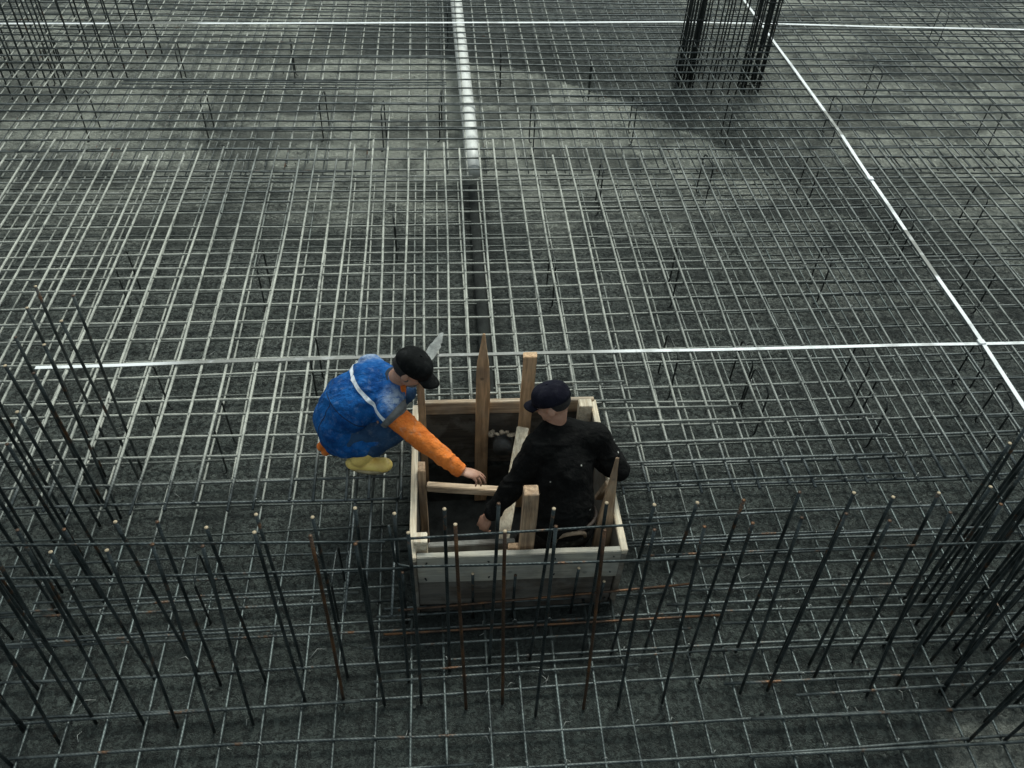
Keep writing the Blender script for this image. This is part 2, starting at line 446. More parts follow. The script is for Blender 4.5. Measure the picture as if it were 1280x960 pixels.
# 4. lower mat
x = -2.42
xs_low = [-.42 + .2 * i + rnd(-.012, .012) for i in range(-19, 32)]
for x in xs_low:
    for a, b_ in cut_y(x, 1.15, 7.3):
        if abs(x) > 3.4 and a < 2: a = 3.0
        zl = ZB - .016 if a < 2.6 else ZB + .0165
        rebar((x, a, zl), (x + rnd(-.02, .02), b_, ZB + .0165), 'low_long', 'long bar of the lower mat seen down through the upper mat', G_BL, r=.0078, amp=.013)
yl = [1.38, 1.585, 1.77, 1.98, 2.19, 2.40, 2.59, 2.79, 2.92, 3.12, 3.32, 3.53, 3.72, 3.92, 4.13]
y = 4.13
while y < 7.2:
    y += .2 + rnd(-.015, .015); yl.append(y)
for y in yl:
    for a, b_ in cut_x(y, -1.4 - .5 * y, 2.2 + .65 * y):
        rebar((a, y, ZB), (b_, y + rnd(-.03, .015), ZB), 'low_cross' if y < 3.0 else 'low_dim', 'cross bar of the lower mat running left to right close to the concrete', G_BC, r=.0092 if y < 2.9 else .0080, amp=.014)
# the rest of the lower mat, far off
bm = bmesh.new()
x = -6.6
while x < 10:
    add_tube(bm, bent((x, 7.35, ZB), (x + rnd(-.03, .03), 13, ZB), .01, .8), .007, 6); x += .2 + rnd(-.02, .02)
y = 7.4
while y < 12.8:
    add_tube(bm, bent((-1.4 - .5 * y, y, ZB + .015), (2.2 + .65 * y, y + rnd(-.03, .03), ZB + .015), .01, .8), .007, 6); y += .2 + rnd(-.02, .02)
tag(obj('lower_mat_bars', bm, M['low_cross']), 'far stretch of the lower mat of bars under the upper mat', 'reinforcing bars', kind='stuff')
# 5. closely laid bars in front of the box and to its right
for y, xb, mt in ((2.50, 1.30, 'low_cross'), (2.455, .95, 'low_cross'), (2.34, 1.62, 'rusty'), (2.26, 1.40, 'low_cross'), (2.12, 1.58, 'low_cross'), (2.06, 1.05, 'low_cross')):
    rebar((-.42 + rnd(-.08, .05), y, ZB + .03), (xb, y + .02, ZB + .03), mt,
          'rusty-ended short bar laid crosswise in front of the box' if mt == 'rusty' else 'short added bar laid crosswise in front of the box', None if mt == 'rusty' else 'added bars in front of the box', r=.0078)
rebar((-.30, 2.43, .20), (1.42, 2.50, .22), 'rusty', 'rusty bar passing just before the lower board of the box', None, r=.0075)
for y, xa in ((1.93, 1.52), (1.72, 1.62), (1.53, 1.55), (1.345, 1.75), (2.13, 1.5), (2.44, 1.3)):
    rebar((xa, y + .018, ZB + .012), (4.2, y - .01, ZB + .012), 'low_cross', 'lap bar laid beside a lower cross bar at bottom right', 'lap bars at bottom right', r=.0095)
for y in (3.53, 3.35, 3.19, 3.03):
    rebar((1.02 + rnd(0, .05), y - .015, ZT + .034), (2.87, y - .005, ZT + .034), 'top_cross', 'extra cross bar tied on top of the upper mat right of the box', 'extra cross bars right of the box', r=.0085)
for y, xb in ((3.86, 1.22), (3.70, 1.25), (3.62, 1.95)):
    rebar((.35 if y > 3.69 else 1.0, y + .02, ZT + .036), (xb, y + .02, ZT + .036), 'top_cross', 'short dark tie bar lying behind the box on the upper mat', 'short bars behind the box', r=.0075)
for x, y in ((-.56, 2.27), (-.46, 2.33), (-.31, 2.24)):
    rebar((x, y, ZT - .02), (x + .02, 3.35, ZT - .02), 'top_cross', 'long bar of the upper mat poking out left of the box', 'bars poking out left of the box', r=.0078)
for y in (2.30, 2.52):
    rebar((-2.3, y, .30), (-.22, y + .01, .30), 'low_cross', 'raised cross bar left of the box', 'raised cross bars left of the box', r=.007)
for y in (2.79, 2.62):
    rebar((1.0, y, ZT - .01), (4.4, y + .02, ZT - .01), 'top_cross', 'cross bar reaching past the front edge of the upper mat right of the box', 'front edge cross bars right of the box', r=.008)

for y, xa, z in ((2.86, 1.0, .10), (2.69, 1.55, .09), (2.515, 1.45, .09), (2.30, 1.6, .09), (1.86, 1.9, .08), (1.24, 1.2, .07), (1.30, .9, .09)):
    rebar((xa, y, z), (4.3, y - .03, z), 'low_cross', 'dark added cross bar on the lower mat right of the box', 'added cross bars right of the box', r=.0088, amp=.012)
for y, xb in ((1.96, -.5), (1.60, .1), (2.41, -.9), (2.62, -.55)):
    rebar((-2.7, y - .02, ZB + .02), (xb, y, ZB + .02), 'low_cross', 'added cross bar on the lower mat at bottom left', 'added cross bars at bottom left', r=.0085, amp=.012)

# 6. starter bars (upright)
def starter(x, y, top, label, group, mat='starter', lean=(0, 0), r=.0088, z0=.0):
    bm = bmesh.new()
    p0 = V((x + lean[0], y + lean[1], z0)); p1 = V((x, y, top))
    pts = bent(p0, p1, .011, .2)
    add_tube(bm, pts, r, 8)
    o = tag(obj('starter_bar', bm, M[mat]), label, 'starter bar', group)
    bm = bmesh.new()
    d = (pts[-1] - pts[-2]).normalized()
    add_tube(bm, [pts[-1] - d * .001, pts[-1] + d * .003], r * 1.03, 8)
    obj('cut_end', bm, M['cut_end'] if random.random() < .7 else M['rusty'], o)
    return o
A = [-2.08, -1.87, -1.68, -1.44, -1.27, -1.07, -.84, -.61, -.41, -.24, -.02, .22, .48, .72, .95, 1.15, 1.39, 1.63, 1.88, 2.09, 2.31, 2.56, 2.76]
B = [-2.26, -2.07, -1.89, -1.67, -1.45, -1.27, -1.06, -.83, -.60, -.40, -.18, .04, .26, .47, .70, .93, 1.16, 1.38, 1.60, 1.81, 2.04, 2.31, 2.55, 2.78]
for i, x in enumerate(A):
    if x == -1.67: continue
    rust = x in (-1.87,)
    starter(x, 2.21 + rnd(-.02, .02), 1.45 + rnd(-.045, .035),
            'upright starter bar in the far row before the box', 'starter bars of the far front row', 'starter', (rnd(-.035, .035), rnd(-.16, .0)))
for i, x in enumerate(B):
    rusty = x in (.04, .26, .70, -.60)
    o = starter(x, 2.09 + rnd(-.02, .02), 1.45 + rnd(-.045, .035),
            {.04: 'rusty brown starter bar before the left half of the front panel', .26: 'rusty brown starter bar before the middle of the front panel',
             .70: 'rusty brown starter bar right of the square post', -.60: 'rusty brown starter bar well left of the box'}.get(x, 'upright starter bar in the near row at the front'),
            None if rusty else 'starter bars of the near front row', 'rusty' if rusty else 'starter', (rnd(-.035, .035), rnd(-.24, -.10)))
for X, ya, yb, lab, grp in ((-2.27, 1.75, 3.95, 'upright starter bar in the outer row of the left wall line', 'starter bars of the outer left row'),
                            (-2.08, 2.45, 3.95, 'upright starter bar in the inner row of the left wall line', 'starter bars of the inner left row'),
                            (2.96, 1.55, 2.72, 'upright starter bar in the inner row of the right wall line', 'starter bars of the inner right row'),
                            (3.16, 1.45, 2.78, 'upright starter bar in the outer row of the right wall line', 'starter bars of the outer right row'),
                            (-2.48, 2.0, 3.5, 'upright starter bar in the outermost row of the left wall line', 'starter bars of the outermost left row'),
                            (3.36, 1.6, 2.8, 'upright starter bar in the outermost row of the right wall line', 'starter bars of the outermost right row'),
                            (2.80, 1.6, 2.5, 'upright starter bar in the extra row at the right corner', 'starter bars of the corner row')):
    y = ya + rnd(0, .05)
    while y < yb:
        starter(X + rnd(-.02, .02), y, 1.45 + rnd(-.03, .03), lab, grp, 'starter', (rnd(-.03, .03), rnd(-.08, .02)), r=.0092)
        y += (.21 if X < 0 else .145) + rnd(-.02, .02)
for X, z in ((2.98, 1.0), (3.18, .75), (3.0, .5)):
    rebar((X, 1.4, z), (X + .01, 2.85, z), 'starter', 'bar tied along the right wall line at knee height' if z < .6 else ('bar tied high along the right wall line' if z > .9 else 'bar tied halfway up along the right wall line'), None, r=.007, amp=.012, cat='tie bar')
# distribution bars tied along the front rows
for (p0, p1, lab) in (((-2.35, 2.15, 1.42), (-.29, 2.16, 1.29), 'upper thin bar tied across the front starter bars at left'),
                      ((-.40, 2.17, 1.29), (1.05, 2.17, 1.32), 'upper thin bar tied across the starter bars before the box'),
                      ((-2.35, 2.13, 1.20), (-.22, 2.15, 1.08), 'lower thin bar tied across the front starter bars at left'),
                      ((.93, 2.15, 1.10), (3.2, 2.15, 1.08), 'thin bar tied across the front starter bars at right'),):
    rebar(p0, p1, 'starter', lab, None, r=.0065, amp=.012, cat='tie bar')
bm = bmesh.new()
add_tube(bm, [(-.27, 2.2, 1.36), (-.262, 2.19, 1.2), (-.258, 2.18, 1.10), (-.24, 2.175, 1.075), (-.19, 2.17, 1.06), (.3, 2.165, 1.05), (.8, 2.16, 1.045), (1.3, 2.15, 1.05)], .007, 8)
tag(obj('hooked_rebar', bm, M['starter']), 'thin bar hooked upwards at its left end, before the front panel of the box', 'reinforcing bar')
for x, z, y in ((.14, .48, 2.47), (.36, .46, 2.46), (.72, .50, 2.47), (.89, .36, 2.46), (-.26, .55, 2.46)):
    starter(x, y, z, 'short stub bar standing right against the front panel', 'stub bars against the front panel', r=.0085)
# far left wall: close upright bars
for Y, xa, xb, st in ((8.95, -5.9, -4.0, .15), (9.55, -6.1, -3.6, .16), (10.1, -6.2, -3.3, .17)):
    x = xa
    while x < xb:
        starter(x, Y + rnd(-.03, .03), 1.9 + rnd(-.1, .1), 'thin upright bar among the wall bars at the far left', 'upright bars of the far left wall', 'starter', (rnd(.0, .05), rnd(-.05, .05)), r=.009)
        x += st + rnd(-.02, .02)

# 7. far column cages
def cage(cx, cy, label, dense, w=.17, d=.24):
    root = empty('column_cage', (cx, cy, 0))
    tag(root, label, 'rebar cage', None)
    n = 5
    ptsb = []
    for i in range(n):
        for j in range(n):
            if i in (0, n - 1) or j in (0, n - 1): ptsb.append((-w / 2 + w * i / (n - 1), -d / 2 + d * j / (n - 1)))
    for (a, b_) in ptsb:
        bm = bmesh.new(); add_tube(bm, bent((a, b_, 0), (a + rnd(-.01, .01), b_, 3.0), .008, .5), .009, 6)
        obj('vertical_bar', bm, M['chair'], root)
    z = .1
    while z < 2.9:
        bm = bmesh.new(); e = .012
        q = [(-w / 2 - e, -d / 2 - e, z), (w / 2 + e, -d / 2 - e, z), (w / 2 + e, d / 2 + e, z), (-w / 2 - e, d / 2 + e, z)]
        for a, b_ in zip(q, q[1:] + q[:1]): add_tube(bm, [a, b_], .006, 6)
        obj('stirrup', bm, M['chair'], root)
        z += .24
cage(2.98, 9.45, 'dense dark upright cage of bars at the far top, left of its pair', 1)
cage(3.78, 9.35, 'dense dark upright cage of bars crossed by the white diagonal strip, right of its pair', 1)
for x in (3.2, 3.27, 3.40, 3.47, 3.58, 3.63):
    for Y in (9.2, 9.6):
        starter(x + rnd(-.01, .01), Y, 2.9, 'thin upright bar standing between the two dense cages', 'upright bars between the far cages', 'chair', r=.0085)

# 8. chairs that carry the upper mat
def chair_mesh():
    bm = bmesh.new()
    h, L = .455, .27
    P_ = [(-.03, 0, .006), (-.012, 0, .008), (0, 0, .03), (0, .005, h - .04), (0, .03, h - .008), (0, .06, h), (0, L - .06, h), (0, L - .03, h - .008), (0, L - .005, h - .04), (0, L, .03), (.012, L, .008), (.03, L, .006)]
    add_tube(bm, P_, .007, 8)
    me = bpy.data.meshes.new('bar_chair'); bm.to_mesh(me); bm.free()
    for p in me.polygons: p.use_smooth = True
    me.materials.append(M['chair'])
    return me
CH = chair_mesh()
# ground positions of the chairs' near feet
feet = [(1087,138),(1231,190),(1007,262),(666,195),(625,115),(1038,181),(905,185),(735,128),(789,182),(747,270),
        (70,108),(113,178),(262,178),(231,112),(370,105),(405,178),(165,392),(333,390),(199,545),(397,500),
        (924,508),(942,545),(1063,510),(1083,560),(1200,505),(1232,562),(1217,392),(1020,380),(690,385),(497,330),(838,385),
        (550,178),(1210,300),(880,260),(265,782),(425,782),(285,592),(1120,330),(560,60),(1170,60),(480,190), (835,500)]
Mi = Matrix((r2, u2, f2))        # rows: camera axes in the world
for k, (px, py) in enumerate(feet):
    d = r2 * ((px - 640) / f) - u2 * ((py - 480) / f) + f2
    t_ = -4.5 / d.z
    x, y = d.x * t_, d.y * t_
    if BX0 - .1 < x < BX1 + .1 and BY0 - .4 < y < BY1 + .05: continue
    o = bpy.data.objects.new('bar_chair', CH); C.objects.link(o)
    o.location = (x, y, 0); o.rotation_euler = (0, 0, rnd(-.15, .15))
    if k % 5 == 4: o.scale = (1, .8, 1)
    tag(o, 'black bent bar standing as a spacer under the upper mat', 'bar spacer', 'black bent spacers under the upper mat')

# tie wires at bar crossings
bm = bmesh.new()
for i, x in enumerate(top_x):
    for j, y in enumerate(ys):
        if y > 7 or (BX0 - .05 < x < BX1 + .05 and y < BY1 + .05): continue
        if random.random() > .45: continue
        a = rnd(0, PI)
        dx, dy = math.cos(a) * .016, math.sin(a) * .016
        add_tube(bm, [(x - dx, y - dy, ZT), (x, y, ZT + .028), (x + dx, y + dy, ZT)], .0022, 4)
        add_tube(bm, [(x, y, ZT + .026), (x + dy * .9, y + dx * .9, ZT + .037)], .003, 4)
for y in yl[:11]:
    for x in xs_low:
        if random.random() > .4 or (BX0 - .05 < x < BX1 + .05 and BY0 - .05 < y): continue
        a = rnd(0, PI); dx, dy = math.cos(a) * .016, math.sin(a) * .016
        add_tube(bm, [(x - dx, y - dy, ZB), (x, y, ZB + .027), (x + dx, y + dy, ZB)], .003, 4)
M['wire'] = mat_plain('tie_wire', (.35, .36, .34), .45, 30, .3, .1, .4)
tag(obj('tie_wires', bm, M['wire']), 'twisted wire ties holding the crossings of the bars', 'tie wires', kind='stuff')

bm = bmesh.new()
for i in range(420):
    y = rnd(1.2, 11); x = rnd(-1.2 - .5 * y, 1.9 + .62 * y)
    if BX0 - .05 < x < BX1 + .05 and BY0 - .05 < y < BY1 + .05: continue
    q = rnd(.004, .014)
    bmesh.ops.create_icosphere(bm, subdivisions=1, radius=q, matrix=Matrix.Translation((x, y, q * .3 - .004)) @ Matrix.Diagonal((1, rnd(.5, 1), rnd(.4, .8), 1)))
for v in bm.verts: v.co += V((noise.noise(v.co * 60), noise.noise(v.co * 61 + V((5, 0, 0))), 0)) * .006
tag(obj('gravel', bm, mat_plain('cement_crumbs', (.10, .105, .095), .9, 8, .7, 1), smooth=False), 'crumbs of cement and grit scattered over the concrete', 'gravel', kind='stuff')
bm = bmesh.new()
for i in range(160):
    y = rnd(1.2, 9); x = rnd(-1.2 - .45 * y, 1.9 + .55 * y); a = rnd(0, 7); L = rnd(.03, .11)
    if BX0 - .15 < x < BX1 + .15 and BY0 - .15 < y < BY1 + .15: continue
    add_tube(bm, [(x, y, .004), (x + math.cos(a) * L * .5, y + math.sin(a) * L * .5, .012), (x + math.cos(a + .5) * L, y + math.sin(a + .5) * L, .004)], .0022, 4)
tag(obj('wire_offcuts', bm, M['wire']), 'bits of cut tie wire dropped on the concrete', 'wire offcuts', kind='stuff')

# ------------------------------------------------------------------ white strips and pipes
def strip(pts, label, wid=.030, th=.004):
    """flat strip along pts (each x, y, z)"""
    root_bm = bmesh.new()
    pts = [V(p) for p in pts]
    fine = []
    for a, b_ in zip(pts, pts[1:]):
        n = max(1, int((b_ - a).length / .25))
        fine += [a.lerp(b_, i / n) for i in range(n)]
    fine.append(pts[-1])
    prev = None
    for i, p in enumerate(fine):
        d = (fine[min(i + 1, len(fine) - 1)] - fine[max(0, i - 1)]).normalized()
        sde = V((-d.y, d.x, 0)).normalized()
        q = p + sde * noise.noise(V((p.x * .8, p.y * .8, 4))) * .012 + V((0, 0, noise.noise(p * 1.3) * .004))
        vs = [root_bm.verts.new(q + sde * a * wid / 2 + V((0, 0, b_))) for a, b_ in ((-1, 0), (1, 0), (1, th), (-1, th))]
        if prev:
            for k in range(4): root_bm.faces.new((prev[k], prev[(k + 1) % 4], vs[(k + 1) % 4], vs[k]))
        else: root_bm.faces.new(vs[::-1])
        prev = vs
    root_bm.faces.new(prev)
    return tag(obj('flat_strip', root_bm, M['strip'], smooth=False), label, 'metal strip')
ZS = ZT + .03
strip([(-2.72, 4.17, ZS), (0, 4.19, ZS), (2, 4.19, ZS), (5.2, 4.19, ZS)], 'white flat strip crossing the bars from left to right just behind the two men', .028)
s2_ = strip([(-7, 9.72, ZS - .005), (-2.5, 9.83, ZS - .005), (2.9, 10.0, ZS - .005), (4.5, 9.95, ZS - .005), (9.5, 9.8, ZS - .005)], 'white flat strip crossing the bars near the far edge of the picture', .036)
strip([(3.90, 2.6, ZS + .006), (3.94, 4.19, ZS + .006), (3.96, 5.7, ZS + .006), (3.99, 7.3, ZS + .006), (3.985, 7.9, ZS + .006), (3.95, 12, ZS + .006)], 'white flat strip running away on the right, crossing the other two strips', .032)
bm = bmesh.new()
for (x, y) in ((3.935, 4.19), (3.965, 6.3)):
    bmesh.ops.create_cube(bm, size=1, matrix=Matrix.Translation((x, y, ZS + .015)) @ Matrix.Rotation(.1, 4, 'Z') @ Matrix.Diagonal((.05, .045, .010, 1)))
    break
bmesh.ops.bevel(bm, geom=bm.edges[:], offset=.002, segments=1)
tag(obj('strip_clamp', bm, M['strip'], smooth=False), 'small white clamp where the near cross strip meets the diagonal strip', 'clamp')
bm = bmesh.new()
bmesh.ops.create_cube(bm, size=1, matrix=Matrix.Translation((3.965, 6.42, ZS + .015)) @ Matrix.Diagonal((.05, .055, .012, 1)))
bmesh.ops.bevel(bm, geom=bm.edges[:], offset=.002, segments=1)
tag(obj('strip_clamp', bm, M['strip'], smooth=False), 'small white clamp halfway along the diagonal strip', 'clamp')

def pipe(p0, p1, r, mat, name, label, wall=.006, plug=True):
    root = bmesh.new()
    pts = [V(p0).lerp(V(p1), i / 16) for i in range(17)]
    add_tube(root, pts, r, 28, caps=False)
    add_tube(root, pts[::-1], r - wall, 28, caps=False)
    # end rings
    o_, i_ = None, None
    root.verts.ensure_lookup_table()
    nv = 28
    n1 = 17 * nv
    fo = [root.verts[k] for k in range(nv)]; fi = [root.verts[n1 + 16 * nv + k] for k in range(nv)]
    def nearest(v, L): return min(L, key=lambda w_: (w_.co - v.co).length)
    for k in range(nv):
        a, b_ = fo[k], fo[(k + 1) % nv]
        c, d = nearest(b_, fi), nearest(a, fi)
        if c != d:
            try: root.faces.new((b_, a, d, c))
            except ValueError: pass
    if plug:
        d = (V(p1) - V(p0)).normalized()
        add_tube(root, [V(p0) + d * .004, V(p0) + d * .012], r - wall * .5, 28)
    return tag(obj(name, root, mat), label, 'pipe')
def mat_pvc():
    m, t, b = nt('white_pvc')
    P = pos(t)
    n = noise_(t, P, 5, 6, .7); n2 = noise_(t, P, 40, 4, .7)
    c = mix_(t, maprange(t, n, .42, .72), (.74, .74, .71), (.62, .62, .585))
    c = mix_(t, math_(t, 'MULTIPLY', maprange(t, n2, .62, .72), .4), c, (.3, .3, .28))
    t.links.new(c, b.inputs['Base Color']); b.inputs['Roughness'].default_value = .4
    return m
M['pvc'] = mat_pvc()
p_ = pipe((.330, 6.88, .36), (.25, 13, .36), .075, M['pvc'], 'plastic_pipe', 'white plastic drain pipe lying between the two mats, running away from the middle')
bm = bmesh.new()
add_tube(bm, [(.318, 8.02, .36), (.316, 8.14, .36)], .080, 28)
obj('socket', bm, M['pvc'], p_)
M['darkpipe'] = mat_plain('dark_wet_pipe', (.018, .021, .019), .95, 14, .6, 1)
pipe((.325, BY1 + .0, .035), (.33, 7.1, .035), .05, M['darkpipe'], 'dark_pipe', 'dark drain pipe on the concrete between the white pipe and the box')

# bit of torn white sheeting on the bars behind the blue worker
bm = bmesh.new()
grid = {}
for i in range(13):
    for j in range(4):
        tt = i / 12
        p = V((-.13, 4.10, ZT + .05)).lerp(V((-.005, 4.36, ZT + .09)), tt)
        wv = .014 + .026 * math.sin(PI * min(1, tt * 1.1)) 
        p += V((.9, -.4, 0)) * (j / 3 - .5) * wv * 2 + V((0, 0, noise.noise(V((i * .5, j * .9, 1))) * .02))
        p += V((noise.noise(V((i * .8, j, 7))), 0, 0)) * .012
        grid[i, j] = bm.verts.new(p)
for i in range(12):
    for j in range(3): bm.faces.new((grid[i, j], grid[i + 1, j], grid[i + 1, j + 1], grid[i, j + 1]))
bmesh.ops.solidify(bm, geom=bm.faces[:], thickness=.003)
tag(obj('plastic_scrap', bm, mat_plain('scrap_white', (.5, .52, .5), .5, 15, .4)), 'crumpled whitish scrap of plastic lying on the bars behind the blue worker\'s cap', 'scrap')

# ------------------------------------------------------------------ formwork box
box = empty('formwork_box', ((BX0 + BX1) / 2, (BY0 + BY1) / 2, 0))
tag(box, 'timber formwork box with boards, stakes and a diagonal plank around the sump pit', 'formwork')
def plank(name, p0, p1, w_, t_, mat, side=V((0, 1, 0)), taper=None, parent=box, label=None, seg=10, rough=.003):
    """board from p0 to p1, width w_ along side, thickness t_ across; taper = pointed top"""
    p0, p1 = V(p0), V(p1); d = (p1 - p0).normalized()
    side = (side - d * side.dot(d)).normalized(); nrm = d.cross(side)
    bm = bmesh.new(); prev = None; sd_ = rnd(0, 50)
    for i in range(seg + 1):
        t = i / seg
        k = 1.
        if taper and t > 1 - taper: k = max(.18, 1 - (t - 1 + taper) / taper * .86)
        c = p0.lerp(p1, t)
        vs = []
        for a, b_ in ((-1, -1), (1, -1), (1, 1), (-1, 1)):
            j = noise.noise(V((sd_ + a * 3, t * 4, b_ * 3))) * rough
            vs.append(bm.verts.new(c + side * (a * w_ / 2 * k + j) + nrm * (b_ * t_ / 2 * (k if taper else 1) ** .5 + j)))
        if prev:
            for q in range(4): bm.faces.new((prev[q], prev[(q + 1) % 4], vs[(q + 1) % 4], vs[q]))
        else: bm.faces.new(vs[::-1])
        prev = vs
    bm.faces.new(prev)
    bmesh.ops.recalc_face_normals(bm, faces=bm.faces[:])
    long_e = [e for e in bm.edges if len(e.link_faces) == 2 and e.calc_face_angle(0) > .7]
    bmesh.ops.bevel(bm, geom=long_e, offset=min(.004, t_ * .18), segments=2, affect='EDGES')
    o = localise(obj(name, bm, mat, parent, smooth=False), parent)
    if label: o['label'] = label
    return o
T = .035
X0, X1 = V((1, 0, 0)), None
zc = lambda a, b_: (a + b_) / 2
# front: pale upper board over a darker brown lower one
plank('front_panel', (BX0 + .02, BY0, .47), (BX1 - .005, BY0 - .012, .47), .26, T, M['panel'], V((0, 0, 1)), seg=24, rough=.009)
plank('front_panel', (BX0 + .02, BY0 + .008, .168), (BX1 - .02, BY0, .168), .33, T, M['panel_low'], V((0, 0, 1)), label='brown lower front board', seg=16)
plank('back_panel', (BX0 + .02, BY1, .565), (BX1, BY1 - .01, .565), .11, T, M['panel_in'], V((0, 0, 1)))
plank('back_panel', (BX0 + .02, BY1 + .006, .25), (BX1, BY1 + .004, .25), .50, T, mat_wood('dark_back_board', (.10, .088, .072), (.055, .048, .04), .4, 0), V((0, 0, 1)), label='dark lower back board')  # coloured darker than the top back board
M['side'] = mat_wood('dark_side_board', (.20, .165, .125), (.11, .09, .07), .45, 1)  # dark wood colour for the side faces below the pale rails
plank('side_panel', (BX0, BY0 - .03, .29), (BX0 + .012, BY1 - .02, .29), .56, T, M['side'], V((0, 0, 1)), seg=14)
plank('side_panel', (BX1 + .005, BY0 - .03, .29), (BX1 - .005, BY1 - .01, .29), .55, T, M['side'], V((0, 0, 1)), seg=14)
plank('top_rail', (BX0, BY0 - .03, .594), (BX0 + .012, BY1 - .02, .594), .04, T + .002, M['wood_y'], V((0, 0, 1)), seg=14)
plank('top_rail', (BX1 + .005, BY0 - .03, .588), (BX1 - .005, BY1 - .01, .588), .04, T + .002, M['wood_y'], V((0, 0, 1)), seg=14)
for zz in (.58, .42, .12):
    for xx in (BX0 + .07, BX0 + .42, BX1 - .38, BX1 - .05):
        bm = bmesh.new(); add_tube(bm, [(xx + rnd(-.01, .01), BY0 - .018, zz - .03), (xx, BY0 - .033, zz - .03)], .0045, 8)
        localise(obj('nail', bm, M['chair'], box), box)
bx = lambda *a, **k: plank(*a, **k)
bx('stake', (.235, 3.60, -.35), (.238, 3.60, 1.26), .085, .03, M['wood_orange'], X0, rough=.01, taper=.17, label='tallest pointed stake at the middle of the back board', seg=20)
bx('stake', (.495, 3.50, -.30), (.51, 3.53, 1.15), .082, .045, M['wood_orange'], X0, label='brown stake with a broken top beside the man in black', seg=26, rough=.016)
bx('stake', (-.145, 3.50, .0), (-.145, 3.50, .98), .045, .03, M['wood_orange'], X0, label='narrow stake at the back left corner', seg=12)
bx('stake', (.905, 2.72, -.3), (.905, 2.74, 1.13), .10, .03, M['wood_z'], X0, taper=.42, label='pointed stake at the right front corner', seg=20)
bx('corner_post', (.90, 3.585, -.3), (.90, 3.585, .66), .085, .07, M['wood_y'], X0, seg=10, rough=.006)
bx('corner_post', (-.155, 2.60, -.3), (-.155, 2.60, .67), .075, .07, M['wood_y'], X0, seg=10, rough=.006)
bx('side_post', (-.15, 3.08, -.3), (-.15, 3.08, .69), .045, .08, M['wood_z'], X0, seg=10)
bx('front_post', (.435, 2.60, -.35), (.435, 2.60, 1.06), .078, .07, M['wood_x'] if 0 else M['wood_z'], X0, seg=16, rough=.006, label='thick upright post before the man in black')
bx('crossbar', (-.12, 3.035, .555), (.43, 2.965, .555), .055, .04, M['wood_x'], V((0, 0, 1)), seg=8)
bx('diagonal_plank', (.485, 3.44, .60), (.285, 2.66, .20), .075, .028, M['wood_y'], X0, seg=12)
bx('front_batten', (-.12, 2.66, .47), (.38, 2.70, .42), .07, .035, mat_wood('grey_batten', (.14, .13, .115), (.08, .07, .06), .5, 0), V((0, 0, 1)), seg=8)
bx('front_post', (.37, 2.62, -.35), (.37, 2.62, .52), .07, .04, M['wood_z'], X0, seg=8)
bx('side_brace', (.93, 3.02, .40), (.93, 2.86, .76), .05, .03, M['wood_x'], X0, seg=6)

# round pipe stub and rubble on the back wall of the pit
bm = bmesh.new()
add_tube(bm, [(.38, 3.61, .30), (.375, 3.52, .30)], .068, 24); add_tube(bm, [(.375, 3.521, .30), (.374, 3.515, .30)], .06, 24)
tag(obj('pipe_stub', bm, mat_plain('grey_pipe_stub', (.10, .105, .105), .5, 12, .4)), 'grey round pipe stub coming out of the back wall of the box', 'pipe')
bm = bmesh.new()
for i in range(7):
    c = V((.30 + i * .032, 3.56 + rnd(-.015, .015), .405 + math.sin(i * .9) * .014))
    bmesh.ops.create_icosphere(bm, subdivisions=2, radius=1, matrix=Matrix.Translation(c) @ Matrix.Rotation(rnd(0, 3), 4, V((rnd(-1, 1), rnd(-1, 1), 1)).normalized()) @ Matrix.Diagonal((rnd(.02, .034), rnd(.012, .026), rnd(.010, .018), 1)))
for v in bm.verts: v.co += V((noise.noise(v.co * 40), noise.noise(v.co * 41 + V((5, 0, 0))), noise.noise(v.co * 39))) * .008
tag(obj('cement_lump', bm, mat_plain('cement_lump', (.26, .22, .17), .9, 30, .6, 1), smooth=False), 'crusty lump of spilled cement above the pipe stub inside the box', 'lump')

# ------------------------------------------------------------------ people
def cap_seg(bm, p0, p1, r0, r1, flat0=False, flat1=False, sq=None, sides=20):
    """tapered capsule; sq=(axis vector, factor) squashes its section along axis"""
    p0, p1 = V(p0), V(p1)
    d = p1 - p0; L = d.length; d.normalize(); a, b_ = frame(d)
    prof = []
    if not flat0:
        for i in range(6): th = PI / 2 * (1 - i / 6); prof.append((-math.sin(th) * r0, math.cos(th) * r0))
    prof.append((0, r0)); prof.append((L, r1))
    if not flat1:
        for i in range(1, 7): th = PI / 2 * i / 6; prof.append((L + math.sin(th) * r1, max(.0004, math.cos(th) * r1)))
    rings = []
    for s, r in prof:
        ring = []
        for k in range(sides):
            o = (a * math.cos(2 * PI * k / sides) + b_ * math.sin(2 * PI * k / sides)) * max(r, .0004)
            if sq: ax = sq[0]; o = o - ax * o.dot(ax) * (1 - sq[1])
            ring.append(bm.verts.new(p0 + d * s + o))
        rings.append(ring)
    for q, w_ in zip(rings, rings[1:]):
        for k in range(sides): bm.faces.new((q[k], q[(k + 1) % sides], w_[(k + 1) % sides], w_[k]))
    bm.faces.new(rings[0][::-1]); bm.faces.new(rings[-1])

def ell(bm, c, ax, ay, az):
    m = Matrix((ax, ay, az)).transposed().to_4x4(); m.translation = V(c)
    bmesh.ops.create_uvsphere(bm, u_segments=24, v_segments=16, radius=1, matrix=m)

